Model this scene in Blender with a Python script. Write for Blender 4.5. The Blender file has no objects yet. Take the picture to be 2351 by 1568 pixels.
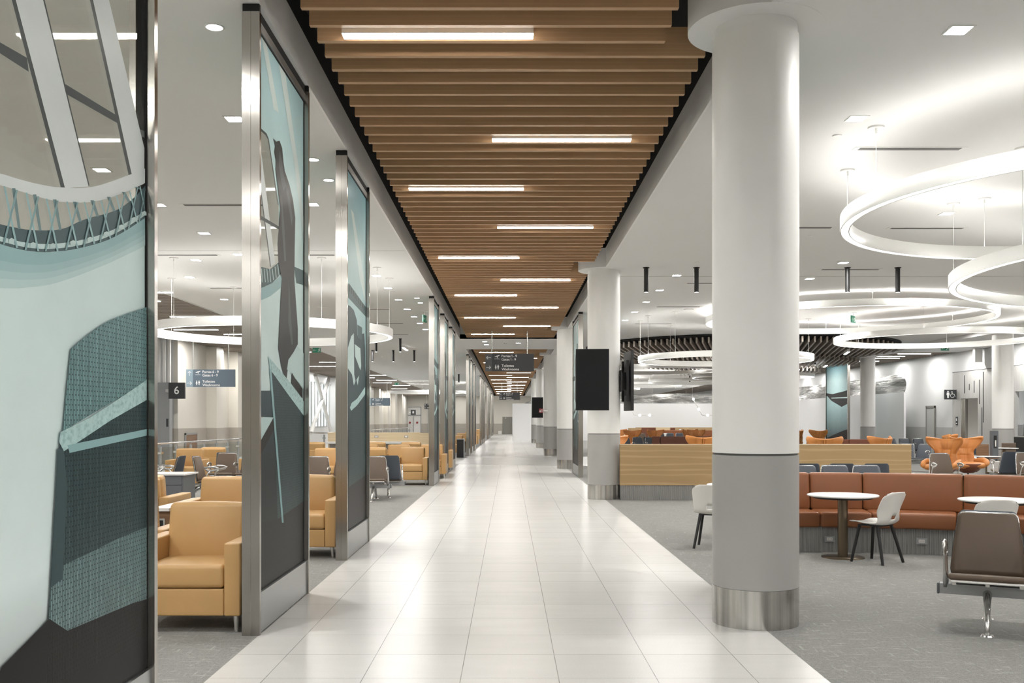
# Airport departure concourse, built at real scale (metres). Camera stands at the origin, corridor runs along +Y.
import bpy, bmesh, math, random
from mathutils import Matrix, Vector
random.seed(7)
PI = math.pi
sc = bpy.context.scene
COL = sc.collection
CEIL = 4.72
FAR = 121.0

# ------------------------------------------------------------------ materials
MATS = {}
def newmat(name):
    m = bpy.data.materials.new(name); m.use_nodes = True
    nt = m.node_tree; b = nt.nodes['Principled BSDF']
    MATS[name] = m
    return m, nt, b
def node(nt, t, **kw):
    n = nt.nodes.new(t)
    for k, v in kw.items():
        if hasattr(n, k): setattr(n, k, v)
        else: n.inputs[k.replace('_', ' ')].default_value = v
    return n
def mix(nt, a, b, fac):
    m = nt.nodes.new('ShaderNodeMix'); m.data_type = 'RGBA'
    for s, v in ((6, a), (7, b)):
        if isinstance(v, tuple): m.inputs[s].default_value = v
        else: nt.links.new(v, m.inputs[s])
    if isinstance(fac, float): m.inputs[0].default_value = fac
    else: nt.links.new(fac, m.inputs[0])
    return m.outputs[2]
def c4(c, k=1.0): return (c[0]*k, c[1]*k, c[2]*k, 1)
def ramp(nt, src, stops):
    r = nt.nodes.new('ShaderNodeValToRGB')
    e = r.color_ramp.elements
    while len(e) < len(stops): e.new(0.5)
    for i, (p, c) in enumerate(stops): e[i].position = p; e[i].color = c4(c) if len(c) == 3 else c
    nt.links.new(src, r.inputs[0])
    return r.outputs[0]
def coords(nt, scale=(1, 1, 1), loc=(0, 0, 0), rot=(0, 0, 0)):
    tc = nt.nodes.new('ShaderNodeTexCoord'); mp = nt.nodes.new('ShaderNodeMapping')
    mp.inputs['Scale'].default_value = scale; mp.inputs['Location'].default_value = loc; mp.inputs['Rotation'].default_value = rot
    nt.links.new(tc.outputs['Object'], mp.inputs['Vector'])
    return mp.outputs['Vector']
def noise(nt, vec, scale, detail=3.0, rough=0.55):
    n = nt.nodes.new('ShaderNodeTexNoise'); n.inputs['Scale'].default_value = scale
    n.inputs['Detail'].default_value = detail; n.inputs['Roughness'].default_value = rough
    nt.links.new(vec, n.inputs['Vector'])
    return n.outputs['Fac']
def bump(nt, b, h, strength=0.2, dist=0.01):
    n = nt.nodes.new('ShaderNodeBump'); n.inputs['Strength'].default_value = strength; n.inputs['Distance'].default_value = dist
    nt.links.new(h, n.inputs['Height']); nt.links.new(n.outputs[0], b.inputs['Normal'])
def plain(name, col, rough=0.5, metal=0.0, spec=0.5, vary=0.06, scale=3.0, bumpy=0.0, bscale=200.0):
    m, nt, b = newmat(name)
    v = coords(nt)
    n = noise(nt, v, scale)
    c = mix(nt, c4(col, 1 - vary), c4(col, 1 + vary), n)
    nt.links.new(c, b.inputs['Base Color'])
    b.inputs['Roughness'].default_value = rough; b.inputs['Metallic'].default_value = metal
    b.inputs['Specular IOR Level'].default_value = spec
    if bumpy: bump(nt, b, noise(nt, v, bscale, 2.0), bumpy, 0.004)
    return m
def leather(name, col, rough=0.42):
    return plain(name, col, rough, 0, 0.45, 0.05, 5.0, 0.12, 260.0)
def emit(name, col, strength):
    m, nt, b = newmat(name)
    n = noise(nt, coords(nt), 0.7)
    c = mix(nt, c4(col, 0.99), c4(col, 1.0), n)
    nt.links.new(c, b.inputs['Base Color']); nt.links.new(c, b.inputs['Emission Color'])
    b.inputs['Emission Strength'].default_value = strength
    return m

white_ceiling = plain('white_ceiling_paint', (0.80, 0.795, 0.78), 0.7, vary=0.01, scale=0.4)
white_paint = plain('white_paint', (0.80, 0.795, 0.77), 0.45, vary=0.012, scale=0.8)
fascia_paint = plain('fascia_paint', (0.84, 0.835, 0.82), 0.35, vary=0.02)
beige_wall = plain('beige_wall_panel', (0.70, 0.665, 0.60), 0.5, vary=0.02, scale=0.5)
taupe_wall = plain('taupe_wainscot', (0.42, 0.385, 0.335), 0.5, vary=0.02)
greywhite_wall = plain('pale_grey_wall', (0.70, 0.70, 0.69), 0.5, vary=0.02, scale=0.4)
grey_wainscot = plain('grey_wainscot', (0.47, 0.47, 0.455), 0.45, vary=0.02)
hoarding_paint = plain('hoarding_board', (0.78, 0.78, 0.785), 0.6, vary=0.02, scale=0.5)
grey_sleeve = plain('grey_column_sleeve', (0.36, 0.355, 0.34), 0.42, vary=0.02)
black_gap = plain('black_recess', (0.006, 0.006, 0.006), 0.8, vary=0.1)
black_metal = plain('black_metal', (0.006, 0.006, 0.0062), 0.5, vary=0.1)
screen_black = plain('black_screen', (0.008, 0.009, 0.010), 0.36, spec=0.2, vary=0.05)
tan_leather = leather('tan_leather', (0.50, 0.302, 0.122))
rust_leather = leather('rust_leather', (0.235, 0.083, 0.030), 0.38)
brown_leather = leather('brown_leather', (0.155, 0.048, 0.022), 0.4)
orange_leather = leather('orange_leather', (0.52, 0.205, 0.052), 0.4)
taupe_vinyl = leather('taupe_vinyl', (0.118, 0.083, 0.058), 0.42)
slate_vinyl = leather('slate_vinyl', (0.065, 0.075, 0.092), 0.42)
cream_vinyl = leather('cream_vinyl', (0.68, 0.53, 0.32), 0.45)
white_plastic = plain('white_plastic', (0.72, 0.70, 0.66), 0.35, vary=0.02)
white_top = plain('white_laminate', (0.78, 0.77, 0.75), 0.3, vary=0.02)
grey_laminate = plain('grey_laminate', (0.115, 0.122, 0.132), 0.4, vary=0.05)
bronze = plain('bronze_metal', (0.16, 0.125, 0.085), 0.3, 0.85, vary=0.08)
alu = plain('polished_aluminium', (0.72, 0.715, 0.70), 0.22, 0.95, vary=0.04)
alu_beam = plain('satin_aluminium', (0.33, 0.335, 0.34), 0.45, 0.5, vary=0.04)
cable_white = plain('white_cable', (0.7, 0.7, 0.68), 0.4)
red_sign = plain('red_sign', (0.30, 0.02, 0.025), 0.4)
sign_dark = plain('charcoal_sign', (0.035, 0.037, 0.040), 0.45, vary=0.05)
sign_strip = plain('grey_sign_strip', (0.085, 0.088, 0.092), 0.45, vary=0.05)
sign_reflect = plain('reflection_tinted_sign', (0.115, 0.155, 0.195), 0.45, vary=0.05)  # dark sign lightened to blue grey, a reflection put into the colour
sign_reflect_strip = plain('reflection_tinted_strip', (0.27, 0.36, 0.42), 0.45, vary=0.05)  # arrow strip with the same reflection painted in
sign_white = plain('white_lettering', (0.85, 0.85, 0.84), 0.5, vary=0.01)
exit_green = plain('green_exit_sign', (0.02, 0.26, 0.15), 0.4)
grey_stone = plain('pale_concrete', (0.46, 0.45, 0.43), 0.7, vary=0.12, scale=9)
granite_dark = plain('dark_granite', (0.022, 0.022, 0.024), 0.35, vary=0.5, scale=60)
door_grey = plain('grey_door_paint', (0.235, 0.228, 0.205), 0.45, vary=0.03)
vent_dark = plain('slot_diffuser_dark', (0.10, 0.10, 0.095), 0.5)

ring_glow = emit('ring_diffuser_glow', (1.0, 0.985, 0.95), 6.0)
ring_up = emit('ring_uplight_glow', (1.0, 0.98, 0.94), 13.0)
bar_glow = emit('linear_light_glow', (1.0, 0.96, 0.90), 30.0)
bar_cool = emit('linear_light_glow_cool', (1.0, 0.98, 0.95), 12.0)
down_glow = emit('downlight_glow', (1.0, 0.975, 0.93), 75.0)
globe_glow = emit('globe_glow', (1.0, 0.97, 0.92), 8.0)

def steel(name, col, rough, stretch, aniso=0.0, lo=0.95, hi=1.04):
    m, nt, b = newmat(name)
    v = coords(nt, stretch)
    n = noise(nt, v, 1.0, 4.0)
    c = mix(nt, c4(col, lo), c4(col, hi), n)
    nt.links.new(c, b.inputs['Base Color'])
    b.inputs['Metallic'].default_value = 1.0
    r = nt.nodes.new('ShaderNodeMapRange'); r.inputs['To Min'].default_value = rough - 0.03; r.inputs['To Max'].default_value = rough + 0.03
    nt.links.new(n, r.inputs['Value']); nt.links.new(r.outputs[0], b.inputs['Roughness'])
    if aniso:
        tg = nt.nodes.new('ShaderNodeTangent'); tg.direction_type = 'RADIAL'; tg.axis = 'Z'
        nt.links.new(tg.outputs[0], b.inputs['Tangent']); b.inputs['Anisotropic'].default_value = aniso; b.inputs['Anisotropic Rotation'].default_value = 0.0
    return m
steel_post = steel('brushed_steel', (0.47, 0.45, 0.42), 0.20, (90, 90, 1.2), 0.85)
steel_plate = steel('brushed_steel_plate', (0.46, 0.47, 0.47), 0.40, (3, 3, 240))
steel_base = steel('polished_steel_base', (0.60, 0.585, 0.56), 0.18, (22, 22, 0.3), 0.0, 0.35, 1.45)  # strong light and dark streaks in the colour imitate reflections

# tiled corridor floor
m, nt, b = newmat('pale_floor_tile')
v = coords(nt, loc=(0.301, -7.881 + 0.61*20, 0))
br = nt.nodes.new('ShaderNodeTexBrick'); br.offset = 0.0; br.squash = 1.0
br.inputs['Scale'].default_value = 1.0; br.inputs['Brick Width'].default_value = 0.61; br.inputs['Row Height'].default_value = 0.61
br.inputs['Mortar Size'].default_value = 0.0030; br.inputs['Mortar Smooth'].default_value = 0.1; br.inputs['Bias'].default_value = 0.0
br.inputs['Color1'].default_value = (0.665, 0.658, 0.635, 1); br.inputs['Color2'].default_value = (0.63, 0.623, 0.602, 1)
br.inputs['Mortar'].default_value = (0.24, 0.235, 0.215, 1)
nt.links.new(v, br.inputs['Vector'])
n1 = noise(nt, coords(nt, (0.9, 3.5, 1)), 1.6, 5.0)
n2 = noise(nt, coords(nt), 90.0, 2.0)
c = mix(nt, br.outputs['Color'], (0.58, 0.572, 0.548, 1), ramp(nt, n1, [(0.35, (0, 0, 0)), (0.75, (0.5, 0.5, 0.5))]))
c = mix(nt, c, (0.74, 0.733, 0.71, 1), ramp(nt, n2, [(0.45, (0, 0, 0)), (0.8, (0.35, 0.35, 0.35))]))
nt.links.new(c, b.inputs['Base Color']); b.inputs['Roughness'].default_value = 0.27; b.inputs['Specular IOR Level'].default_value = 0.4
tile = m
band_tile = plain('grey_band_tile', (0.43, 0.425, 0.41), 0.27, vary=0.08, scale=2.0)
light_tile = plain('pale_walkway_tile', (0.66, 0.65, 0.62), 0.28, vary=0.05, scale=1.0)

# carpet
m, nt, b = newmat('grey_carpet')
a = noise(nt, coords(nt), 210.0, 2.0, 0.7)
f1 = noise(nt, coords(nt, (1.5, 11.0, 1), rot=(0, 0, 0.42)), 3.4, 4.0, 0.6)
f2 = noise(nt, coords(nt, (11.0, 1.6, 1), rot=(0, 0, -0.35)), 3.0, 4.0, 0.6)
big = noise(nt, coords(nt), 1.1, 3.0)
c = mix(nt, (0.135, 0.132, 0.126, 1), (0.44, 0.435, 0.415, 1), ramp(nt, a, [(0.30, (0, 0, 0)), (0.70, (1, 1, 1))]))
a2 = noise(nt, coords(nt), 48.0, 3.0, 0.7)
c = mix(nt, c, (0.10, 0.099, 0.096, 1), ramp(nt, a2, [(0.40, (0.32, 0.32, 0.32)), (0.60, (0, 0, 0))]))
c = mix(nt, c, (0.225, 0.222, 0.214, 1), ramp(nt, big, [(0.35, (0, 0, 0)), (0.75, (0.5, 0.5, 0.5))]))
c = mix(nt, c, (0.52, 0.51, 0.475, 1), ramp(nt, f1, [(0.57, (0, 0, 0)), (0.72, (0.55, 0.55, 0.55))]))
c = mix(nt, c, (0.52, 0.51, 0.475, 1), ramp(nt, f2, [(0.59, (0, 0, 0)), (0.73, (0.5, 0.5, 0.5))]))
nt.links.new(c, b.inputs['Base Color']); b.inputs['Roughness'].default_value = 0.95; b.inputs['Specular IOR Level'].default_value = 0.1
bump(nt, b, a, 0.4, 0.006)
carpet = m

def wood(name, c1, c2, c3, grain=(1.0, 1.0, 14.0), rough=0.42, wscale=1.3):
    m, nt, b = newmat(name)
    v = coords(nt, grain)
    n = noise(nt, v, wscale, 5.0, 0.6)
    w = nt.nodes.new('ShaderNodeTexWave'); w.wave_type = 'BANDS'; w.bands_direction = 'Z'
    w.inputs['Scale'].default_value = 0.26; w.inputs['Distortion'].default_value = 11.0; w.inputs['Detail'].default_value = 3.0; w.inputs['Detail Scale'].default_value = 1.3
    nt.links.new(v, w.inputs['Vector'])
    c = mix(nt, c4(c1), c4(c2), n)
    c = mix(nt, c, c4(c3), ramp(nt, w.outputs['Fac'], [(0.72, (0, 0, 0)), (1.0, (0.34, 0.34, 0.34))]))
    nt.links.new(c, b.inputs['Base Color']); b.inputs['Roughness'].default_value = rough; b.inputs['Specular IOR Level'].default_value = 0.3
    return m
oak = wood('oak_laminate', (0.31, 0.205, 0.100), (0.40, 0.275, 0.140), (0.58, 0.43, 0.25), (0.55, 0.55, 9.0))
pale_oak = wood('pale_oak_laminate', (0.58, 0.46, 0.29), (0.66, 0.54, 0.36), (0.74, 0.63, 0.45), (0.55, 0.55, 9.0))
walnut = wood('walnut_laminate', (0.16, 0.085, 0.045), (0.25, 0.145, 0.08), (0.32, 0.20, 0.12))
baffle_wood = wood('brown_baffle_wood', (0.47, 0.285, 0.150), (0.54, 0.34, 0.19), (0.59, 0.395, 0.235), (0.6, 1.0, 26.0))
grey_wood = wood('grey_brown_baffle_wood', (0.36, 0.315, 0.27), (0.42, 0.37, 0.32), (0.46, 0.41, 0.36), (0.6, 0.6, 20.0))
grey_weave_wall = wood('grey_grain_panel', (0.46, 0.45, 0.43), (0.54, 0.53, 0.51), (0.60, 0.59, 0.57), (18.0, 18.0, 0.8))
ribbed_grey = plain('ribbed_grey_metal', (0.275, 0.272, 0.262), 0.45, 0.15, vary=0.04)

# glass
def glass(name, tint, refl=0.06, rough=0.02):
    m, nt, b = newmat(name)
    nt.nodes.remove(b)
    out = nt.nodes['Material Output']
    tr = nt.nodes.new('ShaderNodeBsdfTransparent')
    n = noise(nt, coords(nt), 0.6)
    nt.links.new(mix(nt, c4(tint, 0.98), c4(tint), n), tr.inputs['Color'])
    gl = nt.nodes.new('ShaderNodeBsdfGlossy'); gl.inputs['Roughness'].default_value = rough
    ms = nt.nodes.new('ShaderNodeMixShader'); ms.inputs[0].default_value = refl
    nt.links.new(tr.outputs[0], ms.inputs[1]); nt.links.new(gl.outputs[0], ms.inputs[2])
    nt.links.new(ms.outputs[0], out.inputs['Surface'])
    return m
mural_glass = glass('tinted_panel_glass', (0.90, 0.91, 0.89))
clear_glass = glass('clear_rail_glass', (0.90, 0.925, 0.915))
window_glass = glass('window_glass', (0.95, 0.97, 0.97))
def plastic_sheet():
    m, nt, b = newmat('clear_plastic_sheeting')
    out = nt.nodes['Material Output']
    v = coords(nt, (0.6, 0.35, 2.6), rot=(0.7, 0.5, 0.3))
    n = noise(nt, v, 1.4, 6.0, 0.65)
    c = ramp(nt, n, [(0.35, (0.16, 0.16, 0.15)), (0.55, (0.34, 0.34, 0.325)), (0.68, (0.72, 0.72, 0.70))])  # pale streaks painted in as highlights on the folds
    nt.links.new(c, b.inputs['Base Color']); b.inputs['Roughness'].default_value = 0.22
    bump(nt, b, n, 0.9, 0.15)
    return m
sheeting = plastic_sheet()

# printed-picture inks on the glass panels
def ink(name, stops, tex=None, axis_z=(0.3, 4.6), rough=0.38):
    m, nt, b = newmat(name)
    tc = nt.nodes.new('ShaderNodeTexCoord'); sx = nt.nodes.new('ShaderNodeSeparateXYZ')
    nt.links.new(tc.outputs['Object'], sx.inputs[0])
    mr = nt.nodes.new('ShaderNodeMapRange'); mr.inputs['From Min'].default_value = axis_z[0]; mr.inputs['From Max'].default_value = axis_z[1]
    nt.links.new(sx.outputs['Z'], mr.inputs['Value'])
    c = ramp(nt, mr.outputs[0], stops)
    soft = noise(nt, coords(nt, (1, 1, 1.4)), 1.7, 4.0)
    c = mix(nt, c, mix(nt, c, (0.0, 0.0, 0.0, 1), 0.45), ramp(nt, soft, [(0.45, (0, 0, 0)), (0.9, (0.22, 0.22, 0.22))]))
    if tex == 'weave':
        br = nt.nodes.new('ShaderNodeTexBrick'); br.offset = 0.5
        br.inputs['Scale'].default_value = 1.0; br.inputs['Brick Width'].default_value = 0.044; br.inputs['Row Height'].default_value = 0.015
        br.inputs['Mortar Size'].default_value = 0.0042; br.inputs['Mortar Smooth'].default_value = 0.6
        br.inputs['Color1'].default_value = (1, 1, 1, 1); br.inputs['Color2'].default_value = (0.72, 0.72, 0.72, 1); br.inputs['Mortar'].default_value = (0.25, 0.25, 0.25, 1)
        cb = nt.nodes.new('ShaderNodeCombineXYZ'); nt.links.new(sx.outputs['Y'], cb.inputs[1]); nt.links.new(sx.outputs['Z'], cb.inputs[0])
        nt.links.new(cb.outputs[0], br.inputs['Vector'])
        mm = nt.nodes.new('ShaderNodeMix'); mm.data_type = 'RGBA'; mm.blend_type = 'MULTIPLY'; mm.inputs[0].default_value = 1.0
        nt.links.new(c, mm.inputs[6]); nt.links.new(br.outputs['Color'], mm.inputs[7]); c = mm.outputs[2]
    if tex == 'rope':
        n = noise(nt, coords(nt, (1, 16, 24)), 1.6, 3.0)
        c = mix(nt, c, (0.30, 0.48, 0.48, 1), ramp(nt, n, [(0.45, (0, 0, 0)), (0.65, (0.8, 0.8, 0.8))]))
    nt.links.new(c, b.inputs['Base Color']); b.inputs['Roughness'].default_value = rough; b.inputs['Specular IOR Level'].default_value = 0.08
    return m
INK = {
 'pale': ink('ink_pale_teal', [(0.0, (0.16, 0.15, 0.14)), (0.06, (0.40, 0.42, 0.42)), (0.16, (0.76, 0.87, 0.87)), (0.6, (0.70, 0.88, 0.87)), (1.0, (0.46, 0.68, 0.72))]),
 'sky': ink('ink_sky_teal', [(0.0, (0.02, 0.03, 0.035)), (0.5, (0.42, 0.62, 0.64)), (0.8, (0.52, 0.70, 0.71)), (1.0, (0.25, 0.47, 0.54))]),
 'palelt': ink('ink_pale_white', [(0.0, (0.50, 0.68, 0.68)), (1.0, (0.70, 0.84, 0.82))]),
 'beam': ink('ink_beam_white', [(0.0, (0.80, 0.84, 0.825)), (1.0, (0.82, 0.88, 0.875))]),
 'teal': ink('ink_mid_teal', [(0.0, (0.24, 0.42, 0.44)), (1.0, (0.44, 0.65, 0.66))]),
 'tealb': ink('ink_teal_step', [(0.0, (0.30, 0.48, 0.49)), (1.0, (0.50, 0.70, 0.705))]),
 'tealc': ink('ink_teal_pale_step', [(0.0, (0.38, 0.55, 0.56)), (1.0, (0.57, 0.76, 0.76))]),
 'teald': ink('ink_teal_palest_step', [(0.0, (0.48, 0.64, 0.64)), (1.0, (0.645, 0.83, 0.825))]),
 'tealsh': ink('ink_back_lacing', [(0.0, (0.16, 0.26, 0.27)), (1.0, (0.20, 0.31, 0.32))]),
 'silt': ink('ink_figure_folds', [(0.0, (0.045, 0.05, 0.05)), (1.0, (0.12, 0.135, 0.135))]),
 'tealmid': ink('ink_lacing_teal', [(0.0, (0.20, 0.36, 0.38)), (1.0, (0.30, 0.46, 0.47))]),
 'tealdk': ink('ink_dark_teal', [(0.0, (0.03, 0.055, 0.06)), (1.0, (0.11, 0.19, 0.20))]),
 'streak': ink('ink_streak_white', [(0.0, (0.50, 0.68, 0.68)), (1.0, (0.72, 0.82, 0.80))]),
 'deep': ink('ink_deep_teal', [(0.0, (0.008, 0.009, 0.010)), (0.2, (0.012, 0.02, 0.022)), (0.35, (0.035, 0.07, 0.08)), (1.0, (0.05, 0.085, 0.095))]),
 'black': ink('ink_black', [(0.0, (0.010, 0.009, 0.009)), (1.0, (0.016, 0.016, 0.016))]),
 'sil': ink('ink_figure_charcoal', [(0.0, (0.02, 0.022, 0.023)), (0.7, (0.028, 0.03, 0.03)), (1.0, (0.075, 0.085, 0.085))]),
 'strutdk': ink('ink_strut_grey', [(0.0, (0.06, 0.075, 0.075)), (1.0, (0.075, 0.09, 0.09))]),
 'weavelt': ink('ink_woven_light', [(0.0, (0.20, 0.40, 0.40)), (0.45, (0.24, 0.44, 0.45)), (1.0, (0.26, 0.46, 0.46))], 'weave'),
 'weavemid': ink('ink_woven_mid', [(0.0, (0.10, 0.14, 0.14)), (0.1, (0.22, 0.33, 0.33)), (0.25, (0.14, 0.25, 0.26)), (1.0, (0.12, 0.24, 0.25))], 'weave'),
 'weavedk': ink('ink_woven_dark', [(0.0, (0.02, 0.025, 0.025)), (0.12, (0.06, 0.105, 0.11)), (0.35, (0.035, 0.085, 0.095)), (1.0, (0.03, 0.07, 0.08))], 'weave'),
 'weaveblk': ink('ink_woven_black', [(0.0, (0.018, 0.016, 0.015)), (1.0, (0.03, 0.03, 0.03))], 'weave'),
 'rope': ink('ink_rope_teal', [(0.0, (0.48, 0.68, 0.67)), (1.0, (0.52, 0.72, 0.71))], 'rope'),
}

# ------------------------------------------------------------------ mesh helpers
class MB:
    def __init__(s): s.v, s.f, s.m, s.s = [], [], [], []
    def add(s, verts, faces, mi=0, smooth=False, M=None):
        o = len(s.v)
        s.v += [tuple(M @ Vector(p)) if M is not None else tuple(p) for p in verts]
        for f in faces: s.f.append([i + o for i in f]); s.m.append(mi); s.s.append(smooth)
        return s
    def box(s, x0, x1, y0, y1, z0, z1, mi=0, M=None):
        v = [(x0,y0,z0),(x1,y0,z0),(x1,y1,z0),(x0,y1,z0),(x0,y0,z1),(x1,y0,z1),(x1,y1,z1),(x0,y1,z1)]
        return s.add(v, [(0,3,2,1),(4,5,6,7),(0,1,5,4),(1,2,6,5),(2,3,7,6),(3,0,4,7)], mi, False, M)
    def rbox(s, x0, x1, y0, y1, z0, z1, r=0.02, puff=(0,0,0), mi=0, M=None):
        c = ((x0+x1)/2, (y0+y1)/2, (z0+z1)/2); h = ((x1-x0)/2, (y1-y0)/2, (z1-z0)/2)
        r = min(r, h[0]*0.98, h[1]*0.98, h[2]*0.98)
        ax = []
        for a in range(3):
            k = h[a] - r
            ax.append([-h[a], -(k + r*0.62), -(k + r*0.25), -k, -k*0.5, 0, k*0.5, k, k + r*0.25, k + r*0.62, h[a]])
        n = 11; idx = {}; verts = []
        def vid(i, j, k):
            key = (i, j, k)
            if key not in idx:
                p = (ax[0][i], ax[1][j], ax[2][k])
                q = [max(-(h[a]-r), min(h[a]-r, p[a])) for a in range(3)]
                d = Vector((p[0]-q[0], p[1]-q[1], p[2]-q[2]))
                if d.length > 1e-9: d = d.normalized()*r
                w = [q[a] + d[a] for a in range(3)]
                for a in range(3):
                    if puff[a] and abs(p[a]) >= h[a] - 1e-6:
                        bb, cc = (a+1) % 3, (a+2) % 3
                        w[a] += math.copysign(puff[a]*(1-(p[bb]/h[bb])**2)*(1-(p[cc]/h[cc])**2), p[a])
                idx[key] = len(verts); verts.append((w[0]+c[0], w[1]+c[1], w[2]+c[2]))
            return idx[key]
        faces = []
        for i in range(n-1):
            for j in range(n-1):
                faces.append((vid(i,j,0), vid(i,j+1,0), vid(i+1,j+1,0), vid(i+1,j,0)))
                faces.append((vid(i,j,n-1), vid(i+1,j,n-1), vid(i+1,j+1,n-1), vid(i,j+1,n-1)))
                faces.append((vid(i,0,j), vid(i+1,0,j), vid(i+1,0,j+1), vid(i,0,j+1)))
                faces.append((vid(i,n-1,j), vid(i,n-1,j+1), vid(i+1,n-1,j+1), vid(i+1,n-1,j)))
                faces.append((vid(0,i,j), vid(0,i,j+1), vid(0,i+1,j+1), vid(0,i+1,j)))
                faces.append((vid(n-1,i,j), vid(n-1,i+1,j), vid(n-1,i+1,j+1), vid(n-1,i,j+1)))
        return s.add(verts, faces, mi, True, M)
    def cyl(s, p0, p1, r0, r1=None, seg=16, mi=0, caps=True, M=None):
        r1 = r0 if r1 is None else r1
        p0, p1 = Vector(p0), Vector(p1); d = (p1-p0).normalized()
        u = d.orthogonal().normalized(); w = d.cross(u)
        ring = lambda c, r: [tuple(c + (u*math.cos(2*PI*i/seg) + w*math.sin(2*PI*i/seg))*r) for i in range(seg)]
        s.add(ring(p0, r0) + ring(p1, r1), [(i, (i+1) % seg, seg+(i+1) % seg, seg+i) for i in range(seg)], mi, True, M)
        if caps:
            s.add(ring(p0, r0), [tuple(range(seg))[::-1]], mi, False, M); s.add(ring(p1, r1), [tuple(range(seg))], mi, False, M)
        return s
    def tube(s, path, r, seg=8, closed=False, mi=0, flat=1.0, M=None):
        P = [Vector(p) for p in path]; n = len(P); verts = []; prev = None
        for i in range(n):
            if closed: t = (P[(i+1) % n] - P[i-1]).normalized()
            else: t = (P[min(i+1, n-1)] - P[max(i-1, 0)]).normalized()
            if prev is None: u = t.orthogonal().normalized()
            else: u = (prev - t*prev.dot(t)).normalized()
            prev = u; w = t.cross(u)
            rr = r[i] if isinstance(r, (list, tuple)) else r
            for k in range(seg):
                a = 2*PI*k/seg
                verts.append(tuple(P[i] + u*math.cos(a)*rr + w*math.sin(a)*rr*flat))
        faces = []
        for i in range(n if closed else n-1):
            for k in range(seg):
                a, b2 = i*seg, ((i+1) % n)*seg
                faces.append((a+k, a+(k+1) % seg, b2+(k+1) % seg, b2+k))
        if not closed:
            faces.append(tuple(range(seg))[::-1]); faces.append(tuple(range((n-1)*seg, n*seg)))
        return s.add(verts, faces, mi, True, M)
    def lathe(s, prof, seg=32, c=(0,0,0), mi=0, smooth=True, M=None):
        verts, faces = [], []
        for r, z in prof:
            for i in range(seg):
                a = 2*PI*i/seg; verts.append((c[0]+r*math.cos(a), c[1]+r*math.sin(a), c[2]+z))
        for j in range(len(prof)-1):
            for i in range(seg):
                faces.append((j*seg+i, j*seg+(i+1) % seg, (j+1)*seg+(i+1) % seg, (j+1)*seg+i))
        return s.add(verts, faces, mi, smooth, M)
    def prism(s, poly, a, b, axis='y', mi=0, M=None):
        n = len(poly)
        P = {'y': lambda p, t: (p[0], t, p[1]), 'x': lambda p, t: (t, p[0], p[1]), 'z': lambda p, t: (p[0], p[1], t)}[axis]
        v = [P(p, a) for p in poly] + [P(p, b) for p in poly]
        f = [tuple(range(n)), tuple(range(2*n-1, n-1, -1))] + [(i, (i+1) % n, n+(i+1) % n, n+i) for i in range(n)]
        return s.add(v, f, mi, False, M)
    def quad(s, pts, mi=0): return s.add(pts, [tuple(range(len(pts)))], mi)
    def build(s, name, mats, parent=None, loc=None, fix=True):
        me = bpy.data.meshes.new(name)
        me.from_pydata(s.v, [], s.f)
        if not isinstance(mats, (list, tuple)): mats = [mats]
        for m in mats: me.materials.append(m)
        me.polygons.foreach_set('material_index', s.m); me.polygons.foreach_set('use_smooth', s.s)
        if fix:
            bm = bmesh.new(); bm.from_mesh(me); bmesh.ops.recalc_face_normals(bm, faces=bm.faces); bm.to_mesh(me); bm.free()
        me.update()
        o = bpy.data.objects.new(name, me); COL.objects.link(o)
        if parent is not None: o.parent = parent
        if loc is not None: o.location = loc
        return o
def thicken(bm, th):
    """give an open bmesh surface an even thickness; returns verts and faces"""
    bm.normal_update(); bm.verts.index_update(); n = len(bm.verts)
    V = [tuple(v.co) for v in bm.verts] + [tuple(v.co - v.normal*th) for v in bm.verts]
    F_ = []
    for f in bm.faces:
        ids = [v.index for v in f.verts]
        F_.append(ids); F_.append([i + n for i in reversed(ids)])
    for e in bm.edges:
        if len(e.link_faces) == 1:
            l = e.link_loops[0]; a, b_ = l.vert.index, l.link_loop_next.vert.index
            F_.append([b_, a, a + n, b_ + n])
    return V, F_
def tag(o, label, cat, group=None, kind=None):
    o['label'] = label; o['category'] = cat
    if group: o['group'] = group
    if kind: o['kind'] = kind
    return o
def thing(name, label, cat, loc=(0,0,0), rz=0.0, group=None):
    o = bpy.data.objects.new(name, None); COL.objects.link(o); o.empty_display_size = 0.1
    o.location = loc; o.rotation_euler = (0, 0, rz)
    return tag(o, label, cat, group)
def struct(o):
    o['kind'] = 'structure'; return o
KIDS = {}
def copy_tree(o, parent=None):
    c = o.copy(); COL.objects.link(c)
    if parent is not None: c.parent = parent
    for ch in list(o.children): copy_tree(ch, c)
    return c
class Proto:
    """first use places the thing itself, later uses place copies of it and its parts"""
    def __init__(s, root): s.root, s.used = root, False
    def put(s, loc, rz, label, group=None):
        o = copy_tree(s.root) if s.used else s.root
        s.used = True
        o.location = loc; o.rotation_euler = (0, 0, rz); o['label'] = label
        if group: o['group'] = group
        return o
ORD = ['nearest', 'second', 'third', 'fourth', 'fifth', 'sixth', 'seventh', 'eighth', 'ninth', 'tenth', 'eleventh', 'twelfth', 'thirteenth', 'fourteenth', 'fifteenth', 'sixteenth', 'seventeenth', 'eighteenth', 'nineteenth', 'twentieth']
def nth(i): return ORD[i]
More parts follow.
